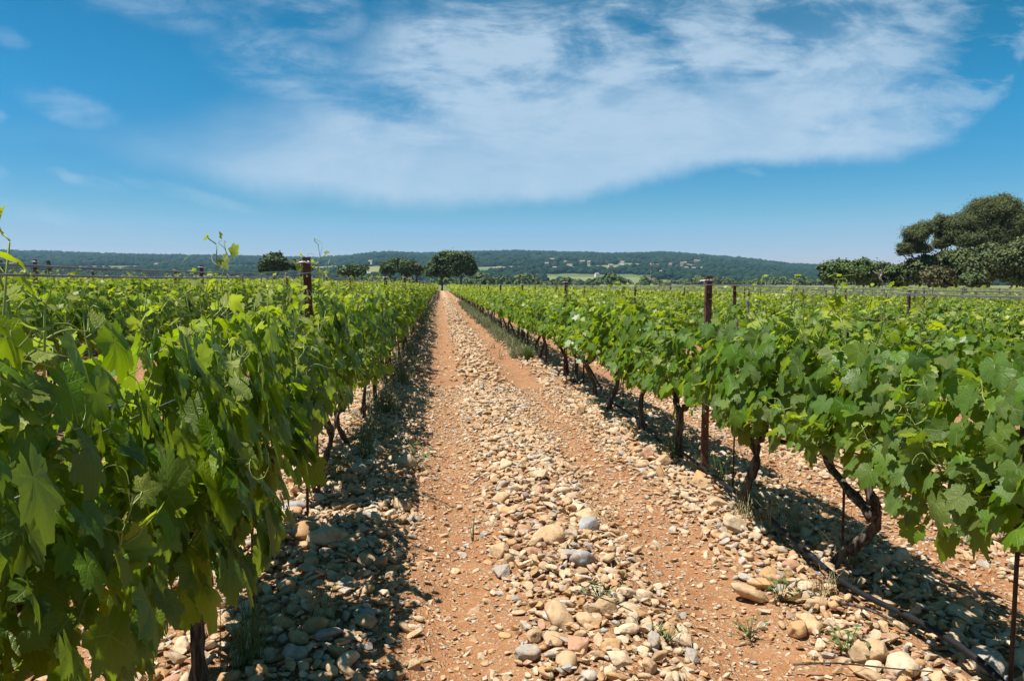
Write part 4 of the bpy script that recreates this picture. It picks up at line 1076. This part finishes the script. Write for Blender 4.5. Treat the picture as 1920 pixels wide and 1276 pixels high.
for a in info:
    if a[8] is None: byk[(a[3], a[6], a[7])].append(a)
for (cn, shp, zn), lst in byk.items():
    lst.sort(key=lambda a: a[1])
    for q, a in enumerate(lst):
        a[8] = ('%s %s %s' % (cn, shp, zn)) if len(lst) == 1 else ('%s %s %s, %s of its colour there' % (cn, shp, zn, FIRST[q] if q else 'nearest'))
V0, F0 = ICO[4]
for (x, y, r, cn, ang, fl, shp, zn, lb) in info:
    if ang > .5: V0, F0 = HULL[4][rs.integers(0, 30)]; V = V0
    else: V0, F0 = ICO[4]; V = stone_shape(V0, 1, rs, np.array([ang]))[0]
    lon = 1 + .4 * rs.random()
    V = V * r * np.array([lon, 1 / lon ** .6, fl]); V = V @ rot_z(1, rs, .28)[0].T
    g = Geo(); g.SM = [np.full(len(F0), ang <= .5)]; g.add(V, F0, 0, np.array(PAL[cn]) * (.88 + .26 * rs.random()))
    o = g.obj('stone', M_STONE); o.location = (x, y, gzs(x, y) + r * fl * (.25 + .4 * rs.random()) + .012 * rs.random()); tag(o, lb, 'stone', 'larger stones on the ground')

# ------------------------------------------------------------------ grass, weeds, dead canes
def blades(n, h, spread, rng, w=.003, curl=.5):
    V, F = [], []
    for q in range(n):
        a = rng.random() * 6.28; b = rng.normal(size=2) * spread * .3; hh = h * (.5 + .6 * rng.random()); l_ = hh * curl * rng.random()
        t = np.linspace(0, 1, 5); px_ = b[0] + cos(a) * (l_ * t ** 2 + spread * .4 * t); py_ = b[1] + sin(a) * (l_ * t ** 2 + spread * .4 * t); pz = hh * (t - .25 * curl * t ** 2) - .01
        s = np.array([-sin(a), cos(a), 0]); P = np.stack([px_, py_, pz], -1); ww = (w * (1 - .85 * t))[:, None]
        o = sum(len(v) for v in V); V.append(np.stack([P - s * ww, P + s * ww], 1).reshape(-1, 3)); F += [(o + 2 * i, o + 2 * i + 1, o + 2 * i + 3, o + 2 * i + 2) for i in range(4)]
    return np.concatenate(V), np.array(F)
rg = np.random.default_rng(9)
tufts = [(1.90, 3.50, .30, 60, M_STRAW, 'dry straw coloured grass around the foot of the forked trunk'), (1.72, 3.95, .26, 40, M_STRAW, 'thin dry grass leaning over the drip hose'), (1.80, 4.45, .26, 60, M_WEED, 'green grass at the second trunk by the hose'),
         (1.74, 5.25, .20, 60, M_STRAW, 'mossy dry tuft at the foot of the post by the hose'), (1.72, 5.75, .24, 50, M_WEED, 'green tuft just past the nearest post by the hose'), (1.80, 6.4, .22, 40, M_WEED, 'small green tuft where the hose leaves the ground'), (1.66, 7.0, .12, 70, M_STRAW, 'low straw mat beside the rising hose'),
         (1.60, 3.15, .16, 34, M_STRAW, 'short dry grass beside the hose before the forked trunk'), (1.66, 4.2, .22, 50, M_STRAW, 'dry grass fringe on the bank side of the hose'), (1.86, 4.0, .3, 46, M_STRAW, 'dry stalks between the forked trunk and the second trunk'), (1.83, 5.0, .28, 60, M_WEED, 'green blades around the foot of the post by the hose'), (1.86, 6.15, .26, 60, M_STRAW, 'dry tuft at the first trunk past the post by the hose'), (1.62, 8.3, .16, 60, M_STRAW, 'low dry tuft on the bank farther along the hose'),
         (-.62, 2.55, .34, 90, M_WEED, 'grass clump around the nearest trunk of the shading row'), (-.45, 2.9, .22, 50, M_STRAW, 'dry grass next to the nearest trunk of the shading row'), (-.62, 4.9, .36, 60, M_WEED, 'tall thin weeds at the second trunk of the shading row'), (-.52, 5.6, .34, 60, M_WEED, 'wispy green weeds behind the second trunk of the shading row'),
         (-.48, 7.6, .4, 90, M_VERGE, 'grey green weeds under the shading row, closer clump'), (-.45, 9.6, .45, 110, M_VERGE, 'grey green weeds under the shading row, farther clump'), (.16, 3.95, .22, 8, M_WEED, 'two or three upright grass stalks at the edge of the rut'), (.33, 2.35, .20, 4, M_WEED, 'single green stalk among the near ridge stones'), (1.52, 13.6, .30, 260, M_BRIGHT, 'yellow green bushy weed at the bank before the verge grass')]
for x, y, h, n, mt, lb in tufts:
    V, F = blades(n, h, .10 if n > 10 else .03, rg, .0022 if n < 200 else .006, .6 if n > 10 else .25)
    g = Geo(); g.add(V, F, 0, (.5, .6, .5)); o = g.obj('grass_tuft', mt); o.location = (x, y, gzs(x, y)); tag(o, lb, 'grass tuft', 'grass tufts by the rows')
weeds = [(.62, 3.0, .05, 'small green weed beside the blue grey cobble'), (1.16, 2.83, .04, 'small green weed near the flat ochre stone'), (1.43, 2.62, .06, 'green leafy weed under the drip hose'), (1.40, 3.10, .06, 'green weed against the hose side stones'), (.80, 2.7, .035, 'tiny weed low on the ridge flank'), (-.18, 5.5, .09, 'little green weed in the shade edge')]
for x, y, s, lb in weeds:
    g = Geo(); n = 26; P = np.stack([rg.normal(size=n) * s * .9, rg.normal(size=n) * s * .9, np.abs(rg.normal(size=n)) * s * .8 + .02], -1)
    V, F = leaf_cards(P, np.tile([0, 0, 1.0], (n, 1)) + rg.normal(size=(n, 3)) * .4, s * .33, .4, rg); g.add(V, F)
    for q in range(n): add_tube(g, [(0, 0, -.01), P[q] * .6, P[q]], .001, 4)
    o = g.obj('weed_plant', M_WEED); o.location = (x, y, gzs(x, y) + .02); tag(o, lb, 'weed', 'small weeds on the ground')
# verge grass along the far part of the hose side row and thin grass under both rows
Vs, Fs, o_ = [], [], 0
for q in range(900):
    if q < 640: y = 14 + 44 * rg.random() ** 1.2; x = 1.52 + rg.normal() * .13; h = .20 + .12 * rg.random()
    else: y = 6 + 40 * rg.random(); x = -.55 + rg.normal() * .1; h = .14 + .14 * rg.random()
    V, F = blades(16, h, .14, rg, .004 if y < 25 else .008, .5); Vs.append(V + np.array([x, y, gzs(x, y)])); Fs.append(F + o_); o_ += len(V)
g = Geo(); g.add(np.concatenate(Vs), np.concatenate(Fs)); tag(g.obj('grass', M_VERGE), 'grey green grass growing along the feet of the vine rows', 'grass', kind='stuff')

def cane(name, P, r, lb, mat=M_DEAD, twigs=3):
    g = Geo(); P = smooth_path(P, 4); P[1:-1] += rg.normal(size=(len(P) - 2, 3)) * .004
    add_tube(g, P, np.linspace(r, r * .5, len(P)), 6)
    for q in range(twigs):
        a = P[(q + 1) * len(P) // (twigs + 1)]; e = a + rg.normal(size=3) * np.array([.05, .05, .08]); add_tube(g, [a, (a + e) / 2 + rg.normal(size=3) * .01, e], [r * .6, r * .5, r * .3], 5)
    tag(g.obj(name, mat), lb, 'cane', 'dead canes')
def pts(lst, Yd): return [tuple(pix(px, py, Yd)) for px, py in lst]
cane('dead_cane', pts([(1219, 494), (1222, 505), (1221, 516), (1228, 526), (1238, 536), (1246, 546)], 9.5), .008, 'bleached dead cane poking up beside the tall rusty post')
cane('dead_cane', pts([(1650, 506), (1654, 514), (1650, 523), (1656, 531), (1653, 540), (1660, 549), (1664, 558)], 7.0), .009, 'knotted dead vine arm hanging from the top wires', twigs=4)
cane('dead_cane', pts([(1627, 599), (1645, 601), (1662, 600)], 5.3), .008, 'short grey dead cane lying across the leaves', M_DARKSTEEL, 1)
cane('dead_cane', pts([(1400, 560), (1403, 585), (1410, 610), (1414, 640)], 6.2), .011, 'pale stripped cane standing in the leaves past the tall post', twigs=2)
def twig(lst, lb, r=.004):
    P = [(x, y, gzs(x, y) + dz) for x, y, dz in lst]; g = Geo(); P = smooth_path(P, 3); add_tube(g, P, np.linspace(r, r * .5, len(P)), 5); tag(g.obj('twig', M_BARK), lb, 'twig', 'dry twigs on the ground')
twig([(1.20, 2.55, .04), (1.33, 2.50, .05), (1.50, 2.44, .04), (1.62, 2.42, .03)], 'long dark twig on the bank below the drip hose')
twig([(1.55, 2.98, .05), (1.63, 2.86, .06), (1.70, 2.74, .04)], 'broken grey twigs beside the drip hose', .008)
twig([(-.28, 3.5, .05), (-.2, 3.62, .07), (-.22, 3.8, .06), (-.3, 3.86, .05)], 'thin curved twig at the foot of the shading row')
twig([(-.1, 4.7, .03), (0.0, 4.62, .03), (.06, 4.55, .02)], 'thin twig at the shade edge in the rut')
twig([(.5, 2.95, .07), (.6, 2.88, .075), (.7, 2.8, .07)], 'brown twig across the ridge stones')

# ------------------------------------------------------------------ air
g = Geo(); add_box(g, (-4300, -300, -12), (4300, 4300, 190))
m, n, out = material('haze_air')
pv = n.n.new('ShaderNodeVolumePrincipled'); pv.inputs['Color'].default_value = (.45, .74, 1.0, 1); pv.inputs['Density'].default_value = .00009; pv.inputs['Anisotropy'].default_value = .2
n.l.new(pv.outputs[0], out.inputs['Volume'])
hz = g.obj('haze', m, smooth=False); tag(hz, 'thin blue air haze over the plain and the far hill', 'haze', kind='stuff')
